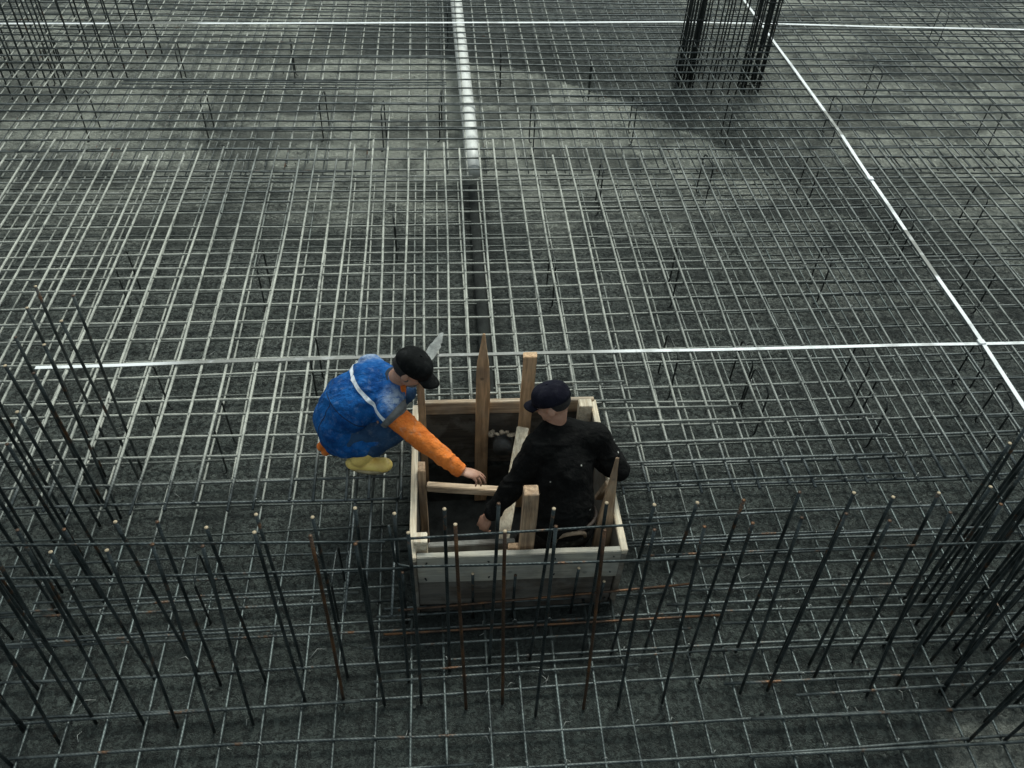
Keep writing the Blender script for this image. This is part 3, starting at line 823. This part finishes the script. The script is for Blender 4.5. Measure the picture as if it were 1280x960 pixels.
def fuse(name, bm, mat, parent, voxel=.006, smooth=6, wrinkle=None, label=None):
    """join the overlapping volumes into one continuous skin"""
    bmesh.ops.recalc_face_normals(bm, faces=bm.faces[:])
    me = bpy.data.meshes.new(name); bm.to_mesh(me); bm.free()
    o = bpy.data.objects.new(name, me); C.objects.link(o)
    r = o.modifiers.new('r', 'REMESH'); r.mode = 'VOXEL'; r.voxel_size = voxel
    if smooth:
        s = o.modifiers.new('s', 'SMOOTH'); s.factor = .5; s.iterations = smooth
    bpy.context.view_layer.update()
    ev = o.evaluated_get(bpy.context.evaluated_depsgraph_get())
    m2 = bpy.data.meshes.new_from_object(ev)
    bpy.data.objects.remove(o); bpy.data.meshes.remove(me)
    m2.name = name
    if wrinkle:
        nn = [v.normal.copy() for v in m2.vertices]
        for v, n in zip(m2.vertices, nn): v.co += n * wrinkle(v.co, n)
    for p in m2.polygons: p.use_smooth = True
    m2.materials.clear(); m2.materials.append(mat)
    o = bpy.data.objects.new(name, m2)
    link(o, parent); localise(o, parent)
    if label: o['label'] = label
    return o

def ridge(x):                       # sharp-crested fold profile
    return (1 - abs(x) * 2) if abs(x) < .5 else 0
def folds(axis_p, axis_d, freq, amp, seed):
    axis_d = V(axis_d).normalized()
    def fn(co, n):
        u = (co - V(axis_p)).dot(axis_d)
        q = noise.noise(V((co.x * 6, co.y * 6, co.z * 6 + seed)))
        s = noise.noise(V((u * freq + q * 1.6, q * 1.2 + seed, (co - V(axis_p)).cross(axis_d).x * 4)))
        s2 = noise.noise(co * 18 + V((seed, 0, 0)))
        return amp * (1 - abs(s) * 2.6) * .6 + s2 * amp * .35
    return fn

def band(src, planes, off, name, mat, parent, label=None):
    """a strip sewn onto src: the piece of its surface between two planes, lifted by off"""
    bm = bmesh.new(); bm.from_mesh(src.data)
    lo = V(src.parent.location)
    for (co, no) in planes:
        bmesh.ops.bisect_plane(bm, geom=bm.verts[:] + bm.edges[:] + bm.faces[:], dist=1e-5, plane_co=V(co) - lo, plane_no=V(no), clear_outer=True)
    bm.normal_update()
    nn = {v: v.normal.copy() for v in bm.verts}
    for v in bm.verts: v.co += nn[v] * off
    o = obj(name, bm, mat, parent)
    if label: o['label'] = label
    return o

def hand(bm, wr, d, nrm, side, curls, thumb_out=.7, s=1.0, spread=.10):
    """palm + four fingers + thumb. d: pointing way, nrm: palm normal (the way fingers curl), side: towards the thumb"""
    wr = V(wr); d = V(d).normalized(); nrm = V(nrm); nrm = (nrm - d * nrm.dot(d)).normalized(); sd_ = V(side); sd_ = (sd_ - d * sd_.dot(d) - nrm * sd_.dot(nrm)).normalized()
    ell(bm, wr + d * .048 * s, d * .056 * s, sd_ * .042 * s, nrm * .016 * s)
    ell(bm, wr + d * .03 * s + sd_ * .022 * s + nrm * .006, d * .034 * s, sd_ * .018 * s, nrm * .018 * s)
    lens = (.040, .045, .042, .033); rr = (.0088, .0092, .0088, .0078)
    for i in range(4):
        o = (1.5 - i) * .0215 * s
        b0 = wr + d * (.075 - abs(i - 1.2) * .006) * s + sd_ * o
        dd = (d + sd_ * (1.5 - i) * spread)
        c = curls[i]
        p = b0; L = lens[i] * s; ang = 0; r = rr[i] * s
        cap_seg(bm, p - dd.normalized() * .03 * s, p, r, r, sides=12)
        for q, fr in enumerate((1, .66, .52)):
            ang += c * (0.9, 1.1, .8)[q]
            v = (dd.normalized() * math.cos(ang) + nrm * math.sin(ang)).normalized()
            p2 = p + v * L * fr
            cap_seg(bm, p, p2, r * (1 - .06 * q), r * (.92 - .06 * q), sides=12); p = p2
    t0 = wr + d * .022 * s + sd_ * .026 * s + nrm * .006
    v1 = (d * .75 + sd_ * thumb_out + nrm * .45).normalized()
    t1 = t0 + v1 * .042 * s; v2 = (d * .95 + sd_ * thumb_out * .25 + nrm * .45).normalized(); t2 = t1 + v2 * .030 * s
    t3 = t2 + (d * .95 - sd_ * .05 + nrm * .4).normalized() * .022 * s
    cap_seg(bm, t0, t1, .013 * s, .0105 * s, sides=12); cap_seg(bm, t1, t2, .0105 * s, .0095 * s, sides=12); cap_seg(bm, t2, t3, .0095 * s, .0082 * s, sides=12)

def head(bm, c, face, upv, s=1.0):
    """cranium, jaw, nose, brow, ears; c = centre of the skull, face = way it looks"""
    F = V(face).normalized(); U_ = V(upv); U_ = (U_ - F * U_.dot(F)).normalized(); R_ = F.cross(U_)
    c = V(c)
    ell(bm, c + U_ * .022 - F * .008, F * .097 * s, R_ * .076 * s, U_ * .092 * s)
    ell(bm, c - U_ * .040 + F * .022, F * .066 * s, R_ * .060 * s, U_ * .075 * s)
    cap_seg(bm, c - U_ * .095 + F * .055, c - U_ * .090 + F * .068, .024 * s, .020 * s)          # chin
    cap_seg(bm, c + U_ * .012 + F * .085, c - U_ * .026 + F * .104, .009 * s, .014 * s)          # nose
    for q in (-1, 1):
        cap_seg(bm, c + U_ * .022 + F * .080 + R_ * .014 * q, c + U_ * .020 + F * .070 + R_ * .042 * q, .010 * s, .009 * s)  # brow
        ell(bm, c - U_ * .022 + F * .060 + R_ * .038 * q, F * .024, R_ * .020, U_ * .024)                                      # cheek
        ell(bm, c - U_ * .012 - F * .012 + R_ * .077 * q, F * .020 + R_ * .006 * q, R_ * .008 * q - F * .004, U_ * .032)     # ear
    cap_seg(bm, c - U_ * .056 + F * .076 + R_ * .018, c - U_ * .056 + F * .076 - R_ * .018, .010, .010)  # mouth
    return F, U_, R_

def face_parts(c, F, U_, R_, parent, lipmat):
    c = V(c)
    for q in (-1, 1):
        bm = bmesh.new()
        bmesh.ops.create_uvsphere(bm, u_segments=14, v_segments=10, radius=.0115, matrix=Matrix.Translation(c + U_ * .004 + F * .0775 + R_ * .031 * q))
        e = localise(obj('eye', bm, M['eye'], parent), parent)
        bm = bmesh.new()
        bmesh.ops.create_uvsphere(bm, u_segments=12, v_segments=8, radius=.0055, matrix=Matrix.Translation(c + U_ * .004 + F * .0845 + R_ * .031 * q))
        localise(obj('iris', bm, M['iris'], e), parent)
    bm = bmesh.new()
    cap_seg(bm, c - U_ * .054 + F * .0835 + R_ * .017, c - U_ * .054 + F * .0835 - R_ * .017, .004, .004, sides=10)
    localise(obj('lips', bm, lipmat, parent), parent)

M['eye'] = mat_plain('eye_white', (.6, .58, .54), .3, 5, .1, 0)
M['iris'] = mat_plain('iris_dark', (.02, .012, .008), .2, 5, .1, 0)
def mat_skin(name, a, b2):
    m, t, b = nt(name)
    P = objc(t); n = noise_(t, P, 18, 5, .6)
    t.links.new(mix_(t, maprange(t, n, .3, .7), a, b2), b.inputs['Base Color'])
    b.inputs['Roughness'].default_value = .55
    if 'Subsurface Weight' in b.inputs:
        b.inputs['Subsurface Weight'].default_value = .12; b.inputs['Subsurface Radius'].default_value = (.01, .004, .002)
    bump_(t, b, noise_(t, P, 90, 3, .6), .25, .002)
    return m
M['skin1'] = mat_skin('weathered_skin', (.36, .185, .125), (.48, .27, .19))
M['lip'] = mat_plain('lips', (.22, .09, .07), .5, 20, .2, 0)

def cap_hat(c, F, U_, R_, mat, parent, tilt=0, brim=.075, hgt=.088, badge=None):
    c = V(c)
    bm = bmesh.new()
    # crown: dome of rings
    n = 72; rings = []
    base = c + U_ * .030
    for i in range(10):
        th = i / 9 * PI / 2
        rr = math.cos(th) ** .62 if th < PI / 2 else 0
        ring = []
        for k in range(n):
            a = 2 * PI * k / n
            o = F * (math.cos(a) * .112 * rr - .004) + R_ * math.sin(a) * .093 * rr
            bulge = 1 + .03 * math.sin(a * 3 + 1) * math.sin(th * 2) - .035 * max(0, math.cos(a * 6)) ** 14 * (i > 0)
            ring.append(bm.verts.new(base + o * bulge + U_ * (math.sin(th) ** .8 * hgt - .006 * math.cos(a) * math.cos(th))))
        rings.append(ring)
    for q, w_ in zip(rings, rings[1:]):
        for k in range(n): bm.faces.new((q[k], q[(k + 1) % n], w_[(k + 1) % n], w_[k]))
    bmesh.ops.remove_doubles(bm, verts=bm.verts[:], dist=.0006)
    crown = localise(obj('cap', bm, mat, parent), parent)
    so = crown.modifiers.new('thick', 'SOLIDIFY'); so.thickness = .003
    # peak
    bm = bmesh.new(); g = {}
    for i in range(13):
        a = (i / 12 - .5) * 2.1
        for j in range(6):
            t = j / 5
            rad = V((math.cos(a) * .110, math.sin(a) * .090, 0))
            ext = brim * math.cos(a * .78) ** .7 * t
            p = base + F * (rad.x + ext) + R_ * (rad.y * (1 - .05 * t)) - U_ * (.004 + .22 * ext + .9 * (math.sin(a) ** 2) * .022 * (.4 + t))
            g[i, j] = bm.verts.new(p)
    for i in range(12):
        for j in range(5): bm.faces.new((g[i, j], g[i + 1, j], g[i + 1, j + 1], g[i, j + 1]))
    pk = localise(obj('peak', bm, mat, crown), parent)
    so = pk.modifiers.new('thick', 'SOLIDIFY'); so.thickness = .004
    bm = bmesh.new()
    bmesh.ops.create_uvsphere(bm, u_segments=10, v_segments=8, radius=.007, matrix=Matrix.Translation(base + U_ * (hgt + .002) - F * .004))
    localise(obj('button', bm, mat, crown), parent)
    return crown

def boot(name, ankle, toe_dir, shaft_to, mat, parent, solemat, sole_z):
    A_ = V(ankle); d = V((toe_dir[0], toe_dir[1], 0)).normalized(); s_d = V((-d.y, d.x, 0))
    bm = bmesh.new()
    z = sole_z
    heel = V((A_.x, A_.y, z + .045)) - d * .045
    toe = V((A_.x, A_.y, z + .042)) + d * .165
    ell(bm, heel + d * .02, d * .062, s_d * .043, V((0, 0, .046)))
    cap_seg(bm, heel + d * .03, toe - d * .03, .042, .046, sq=(V((0, 0, 1)), .9))
    ell(bm, toe - d * .02, d * .055, s_d * .050, V((0, 0, .040)))
    cap_seg(bm, heel + d * .05 + V((0, 0, .03)), A_, .048, .055)
    cap_seg(bm, A_, V(shaft_to), .056, .062, flat1=True)
    o = fuse(name, bm, mat, parent, .006, 4)
    bm = bmesh.new(); pr = []
    for k in range(28):
        a = 2 * PI * k / 28
        p = V((A_.x, A_.y, z)) + d * (.055 + math.cos(a) * .118) + s_d * math.sin(a) * (.046 + .006 * math.cos(a))
        pr.append(p)
    lo_ = [bm.verts.new(p) for p in pr]; hi_ = [bm.verts.new(p + V((0, 0, .022))) for p in pr]
    for k in range(28): bm.faces.new((lo_[k], lo_[(k + 1) % 28], hi_[(k + 1) % 28], hi_[k]))
    bm.faces.new(lo_[::-1]); bm.faces.new(hi_)
    localise(obj('sole', bm, solemat, o), parent)
    return o

def torso_body(bm, pel, chest, neckb, shL, shR, hipw, grow=0, front=None):
    """pelvis, belly, rib cage, shoulder girdle"""
    pel, chest, neckb, shL, shR = map(V, (pel, chest, neckb, shL, shR))
    sh = (shR - shL).normalized()
    sp1 = (chest - pel).normalized()
    sh1 = (sh - sp1 * sh.dot(sp1)).normalized(); fr1 = sp1.cross(sh1)
    ell(bm, pel, sh1 * (.165 + grow), fr1 * (.118 + grow), sp1 * (.125 + grow))
    ell(bm, pel.lerp(chest, .5), sh1 * (.145 + grow), fr1 * (.108 + grow), sp1 * (.16 + grow))
    ell(bm, chest, sh1 * (.160 + grow), fr1 * (.115 + grow), sp1 * (.15 + grow))
    ell(bm, chest.lerp((shL + shR) / 2, .6), sh1 * (.165 + grow), fr1 * (.100 + grow), sp1 * (.10 + grow))
    cap_seg(bm, shL, shR, .060 + grow, .060 + grow)
    cap_seg(bm, shL, neckb, .052 + grow, .058 + grow); cap_seg(bm, shR, neckb, .052 + grow, .058 + grow)

# ---- worker in blue, squatting on the upper mat left of the box
FT = ZT + .027                        # top of the mat's long bars
W1 = empty('person', (-.50, 3.36, FT))
tag(W1, 'person in blue vest, orange sleeves and yellow boots squatting at the left of the box', 'person')
pel = V((-.600, 3.385, .775)); chest = V((-.455, 3.40, 1.00)); nk = V((-.285, 3.375, 1.115))
sL = V((-.435, 3.555, 1.035)); sR = V((-.315, 3.215, 1.035))        # far (left) and near (right) shoulder
eR = V((-.100, 3.065, .895)); wR = V((.085, 2.975, .765))
eL = V((-.36, 3.53, .80)); wL = V((-.40, 3.36, .95))
hR, hL = V((-.575, 3.295, .755)), V((-.585, 3.475, .755))
kR, kL = V((-.255, 3.235, .885)), V((-.25, 3.50, .89))
aR, aL = V((-.525, 3.215, FT + .10)), V((-.50, 3.50, FT + .10))
hd = V((-.185, 3.335, 1.245)); face1 = V((.80, -.24, -.52)); up1 = V((.42, -.05, .9))
bm = bmesh.new()
torso_body(bm, pel, chest, nk, sL, sR, .16)
for a, b_, c, w0 in ((sR, eR, wR, 1), (sL, eL, wL, 1)):
    cap_seg(bm, a, b_, .052, .040); cap_seg(bm, b_, c, .040, .027)
for a, b_, c in ((hR, kR, aR), (hL, kL, aL)):
    cap_seg(bm, a, b_, .085, .058); cap_seg(bm, b_, c, .058, .040)
for a, s_g in ((aR, 1), (aL, 1)): cap_seg(bm, a - V((0, 0, .045)), a + V((.13, 0, -.055)), .034, .030)
F1, U1, R1 = head(bm, hd, face1, up1)
cap_seg(bm, nk - V((.02, 0, .02)), hd - U1 * .04 - F1 * .02, .058, .054)
hand(bm, wR, (.93, -.20, -.16), (.25, -.25, -1), (.2, 1, .35), (.30, .38, .50, .62), .30, spread=.03)
hand(bm, wL, (.1, -.9, .1), (.2, 0, -1), (.9, .2, 0), (.5, .5, .5, .5))
fuse('body', bm, M['skin1'], W1, .005, 3)
face_parts(hd, F1, U1, R1, W1, M['lip'])
# orange jacket
M['orange'] = mat_cloth('orange_work_jacket', (.62, .145, .028), (.78, .22, .045), (.62, .42, .28), .35, wr=.8)
bm = bmesh.new()
torso_body(bm, pel, chest, nk - V((0, 0, .01)), sL, sR, .16, .010)
for a, b_, c in ((sR, eR, wR), (sL, eL, wL)):
    cap_seg(bm, a, b_, .070, .055); cap_seg(bm, b_, b_.lerp(c, .93), .055, .040, flat1=True)
    cap_seg(bm, b_.lerp(c, .80), b_.lerp(c, 1.0), .043, .039, flat0=True, flat1=True)
ar = (wR - sR).normalized()
def wr_or(co, n):
    f1 = folds(sR, ar + V((.3, .5, .2)), 10, .014, 3)(co, n)
    return f1
fuse('jacket', bm, M['orange'], W1, .006, 3, wr_or)
# orange jacket tail showing behind
bm = bmesh.new()
for p, r in (((-.765, 3.335, .60), .024), ((-.735, 3.315, .575), .026), ((-.715, 3.33, .60), .028), ((-.745, 3.34, .625), .024)):
    ell(bm, p, V((r, 0, 0)), V((0, r * 1.1, 0)), V((0, 0, r * .8)))
cap_seg(bm, (-.73, 3.33, .60), (-.66, 3.36, .68), .024, .03)
fuse('jacket_hem', bm, M['orange'], W1, .005, 2, folds((-.7, 3.3, .6), (1, .3, 0), 40, .006, 9))
# trousers
M['jean'] = mat_cloth('dark_blue_trousers', (.018, .045, .10), (.035, .08, .16), (.2, .22, .24), .35)
bm = bmesh.new()
ell(bm, pel - V((0, 0, .03)), V((.155, 0, 0)), V((0, .185, 0)), V((0, 0, .13)))
for a, b_, c in ((hR, kR, aR), (hL, kL, aL)):
    cap_seg(bm, a, b_, .103, .076); cap_seg(bm, b_, b_.lerp(c, .75), .076, .062, flat1=True)
fuse('trousers', bm, M['jean'], W1, .007, 3, folds(kR, (1, 0, .3), 12, .009, 5))
# vest
lo = W1.location
M['vest'] = mat_cloth('blue_work_vest', (.006, .050, .19), (.014, .115, .36), (.36, .42, .50), .20, specks=.03, wr=1.0,
                      dust_y=(tuple(V((-.46, 3.62, 1.09)) - lo), .16, tuple(V((-.27, 3.22, 1.11)) - lo), .13))
bm = bmesh.new()
torso_body(bm, pel, chest, nk - V((.02, 0, .015)), sL, sR, .16, .026)
# rounded back and the loose tail hanging behind the hips
ell(bm, V((-.56, 3.38, .93)), V((.165, 0, .11)).normalized() * .20, V((0, .190, 0)), V((-.4, 0, .8)).normalized() * .16)
ell(bm, V((-.625, 3.375, .80)), V((.155, 0, 0)), V((0, .192, 0)), V((0, 0, .17)))
ell(bm, V((-.60, 3.36, .71)), V((.165, 0, 0)), V((0, .19, 0)), V((0, 0, .12)))
cap_seg(bm, V((-.50, 3.28, .72)), V((-.38, 3.27, .80)), .115, .10)
cap_seg(bm, sR, sR.lerp(eR, .16), .088, .086, flat1=True); cap_seg(bm, sL, sL.lerp(eL, .16), .074, .072, flat1=True)
ves = fuse('vest', bm, M['vest'], W1, .0065, 5, folds((-.6, 3.38, .8), (.5, .1, .8), 5, .015, 2))
sp = (nk - pel).normalized()
td = V((.16, -.42, -.03)).normalized()
no = (sp - td * sp.dot(td)).normalized()
pc = V((-.435, 3.40, 1.06))
M['reflect'] = mat_plain('reflective_tape', (.78, .82, .88), .4, 40, .3, .1)
band(ves, [(pc + no * .0125, no), (pc - no * .0125, -no)], .0025, 'reflective_strip', M['reflect'], W1)
sm = mat_plain('vest_seam', (.004, .02, .07), .9, 30, .3)
vz = V((0, 0, 1)); sd0 = (sR - sL).normalized(); mid_ = (sL + sR) / 2
pc2 = pc - no * .17
band(ves, [(pc2 + no * .003, no), (pc2 - no * .003, -no)], .0012, 'seam', sm, W1)
band(ves, [(mid_ + sd0 * .003, sd0), (mid_ - sd0 * .003, -sd0), (pc2, no)], .0012, 'seam', sm, W1)
hm = V((0, 0, .632)); band(ves, [(hm + vz * .006, vz), (hm - vz * .006, -vz)], .003, 'hem', sm, W1)
M['trim'] = mat_plain('grey_trim', (.13, .13, .13), .9, 30, .3)
au = (eR - sR).normalized()
q0 = sR + au * .040
keep = (sR - V((-.6, 3.4, .9))).normalized()
band(ves, [(q0 - au * .022, -au), (sR + V((0, .06, 0)), V((0, 1, 0))), (V((0, 0, .92)), V((0, 0, -1)))], .004, 'armhole_trim', M['trim'], W1)
# collar
bm = bmesh.new()
cd = (hd - nk).normalized()
cap_seg(bm, nk - cd * .02, nk + cd * .035, .083, .076, flat0=True, flat1=True)
fuse('collar', bm, mat_plain('navy_collar', (.02, .03, .05), .9, 30, .3), W1, .006, 3)
# grey stubble beard and hair
M['stub'] = mat_plain('grey_stubble', (.15, .135, .125), .9, 90, .5, .5)
bm = bmesh.new()
ell(bm, hd - U1 * .066 + F1 * .040, F1 * .050, R1 * .052, U1 * .045)
ell(bm, hd - U1 * .04 + F1 * .0, F1 * .045, R1 * .069, U1 * .040)
fuse('beard', bm, M['stub'], W1, .005, 2)
M['hair'] = mat_plain('dark_hair', (.018, .015, .014), .85, 90, .5, .5)
bm = bmesh.new()
ell(bm, hd + U1 * .012 - F1 * .030, F1 * .085, R1 * .0805, U1 * .078)
fuse('hair', bm, M['hair'], W1, .005, 2)
M['blackcap'] = mat_cloth('black_cap', (.004, .0045, .0045), (.010, .011, .011), (.15, .15, .15), .10, specks=.06, wr=.25)
cp1 = cap_hat(hd, F1, U1, R1, M['blackcap'], W1)
# boots
M['yellow'] = mat_plain('yellow_rubber', (1.0, .68, .20), .4, 14, .2, .2)
M['yellow_sole'] = mat_plain('pale_sole', (.42, .34, .2), .7, 20, .4)
boot('boot', aR, (1, -.10), aR.lerp(kR, .62), M['yellow'], W1, M['yellow_sole'], FT)
boot('boot', aL, (1, .12), aL.lerp(kL, .62), M['yellow'], W1, M['yellow_sole'], FT)

# ---- worker in black, standing in the pit
W2 = empty('person', (.62, 2.86, PITZ))
tag(W2, 'person in a black jumper and navy cap standing inside the box, back turned', 'person')
pel = V((.665, 2.775, .50)); chest = V((.655, 2.93, .80)); nk = V((.618, 3.05, 1.035))
sL = V((.515, 2.955, .975)); sR = V((.845, 3.03, .965))
eL = V((.365, 2.875, .715)); wL = V((.235, 2.835, .505))
eR = V((.990, 2.935, .775)); wR = V((.90, 3.12, .655))
hL, hR = V((.575, 2.79, .44)), V((.755, 2.79, .44))
kL, kR = V((.47, 2.92, .06)), V((.76, 2.92, .05))
aL, aR = V((.47, 2.80, PITZ + .09)), V((.78, 2.80, PITZ + .09))
hd = V((.592, 3.095, 1.185)); face2 = V((-.86, .30, -.40)); up2 = V((-.12, .22, .95))
bm = bmesh.new()
torso_body(bm, pel, chest, nk, sL, sR, .16)
for a, b_, c in ((sR, eR, wR), (sL, eL, wL)):
    cap_seg(bm, a, b_, .052, .040); cap_seg(bm, b_, c, .040, .027)
for a, b_, c in ((hR, kR, aR), (hL, kL, aL)):
    cap_seg(bm, a, b_, .085, .056); cap_seg(bm, b_, c, .056, .038)
    cap_seg(bm, c - V((0, 0, .045)), c + V((-.02, .13, -.055)), .034, .030)
F2, U2, R2 = head(bm, hd, face2, up2)
cap_seg(bm, nk - V((0, 0, .02)), hd - U2 * .04 - F2 * .02, .056, .054)
hand(bm, wL, (-.45, -.25, -.85), (.5, .5, -.4), (-.5, .8, 0), (.5, .55, .6, .6), .5)
hand(bm, wR, (-.1, .95, -.25), (.0, -.2, -1), (-1, 0, 0), (.35, .35, .4, .4), .5)
fuse('body', bm, M['skin1'], W2, .005, 3)
face_parts(hd, F2, U2, R2, W2, M['lip'])
M['jumper'] = mat_cloth('black_jumper', (.003, .003, .003), (.007, .007, .007), (.10, .095, .085), .10, specks=.12, wr=.7)
bm = bmesh.new()
torso_body(bm, pel + V((0, .005, .05)), chest, nk - V((0, 0, .02)), sL, sR, .16, .026)
cap_seg(bm, V((.665, 2.80, .66)), V((.655, 2.92, .84)), .165, .17, sq=(V((0, 1, -.45)).normalized(), .86))
for a, b_, c in ((sR, eR, wR), (sL, eL, wL)):
    cap_seg(bm, a, b_, .080, .064); cap_seg(bm, b_, b_.lerp(c, .95), .064, .048, flat1=True)
bmj = fuse('jumper', bm, M['jumper'], W2, .007, 4, folds((.65, 2.85, .7), (.3, .2, 1), 9, .014, 6))
bm = bmesh.new()
cd = (hd - nk).normalized()
cap_seg(bm, nk - cd * .02, nk + cd * .028, .078, .070, flat0=True, flat1=True)
fuse('collar', bm, M['jumper'], W2, .006, 3)
M['greypants'] = mat_cloth('dark_trousers', (.018, .017, .017), (.035, .033, .032), (.2, .19, .17), .45)
bm = bmesh.new()
ell(bm, pel - V((0, 0, .02)), V((.19, 0, 0)), V((0, .14, 0)), V((0, 0, .14)))
for a, b_, c in ((hR, kR, aR), (hL, kL, aL)):
    cap_seg(bm, a, b_, .105, .08); cap_seg(bm, b_, b_.lerp(c, .9), .08, .068, flat1=True)
fuse('trousers', bm, M['greypants'], W2, .007, 3, folds(kR, (0, 0, 1), 10, .010, 5))
# belt with a loop of pale webbing at the back
M['belt'] = mat_plain('tan_webbing', (.20, .145, .10), .8, 30, .3)
bm = bmesh.new()
add_tube(bm, [(.665 + math.sin(a) * .193, 2.79 - math.cos(a) * .143, .575 + .01 * math.sin(a * 2)) for a in [2 * PI * k / 40 for k in range(41)]], .011, 8)
localise(obj('belt', bm, mat_plain('brown_belt', (.06, .04, .03), .6, 30, .3), W2), W2)
bm = bmesh.new()
add_tube(bm, [(.60, 2.635, .50), (.615, 2.64, .545), (.65, 2.632, .585), (.70, 2.63, .600), (.745, 2.64, .59), (.775, 2.655, .56), (.785, 2.67, .51)], .012, 8)
localise(obj('belt_loop', bm, M['belt'], W2), W2)
bm = bmesh.new()
ell(bm, hd + U2 * .024 - F2 * .028, F2 * .084, R2 * .078, U2 * .074)
fuse('hair', bm, M['hair'], W2, .005, 2)
M['navycap'] = mat_cloth('dark_navy_cap', (.005, .005, .010), (.010, .010, .018), (.08, .08, .09), .12, wr=.3)
cap_hat(hd, F2, U2, R2, M['navycap'], W2, brim=.06, hgt=.092)
M['darkboot'] = mat_plain('dark_boot', (.03, .028, .025), .6, 14, .25)
boot('boot', aL, (-.1, 1), aL.lerp(kL, .5), M['darkboot'], W2, M['darkboot'], PITZ)
boot('boot', aR, (.1, 1), aR.lerp(kR, .5), M['darkboot'], W2, M['darkboot'], PITZ)
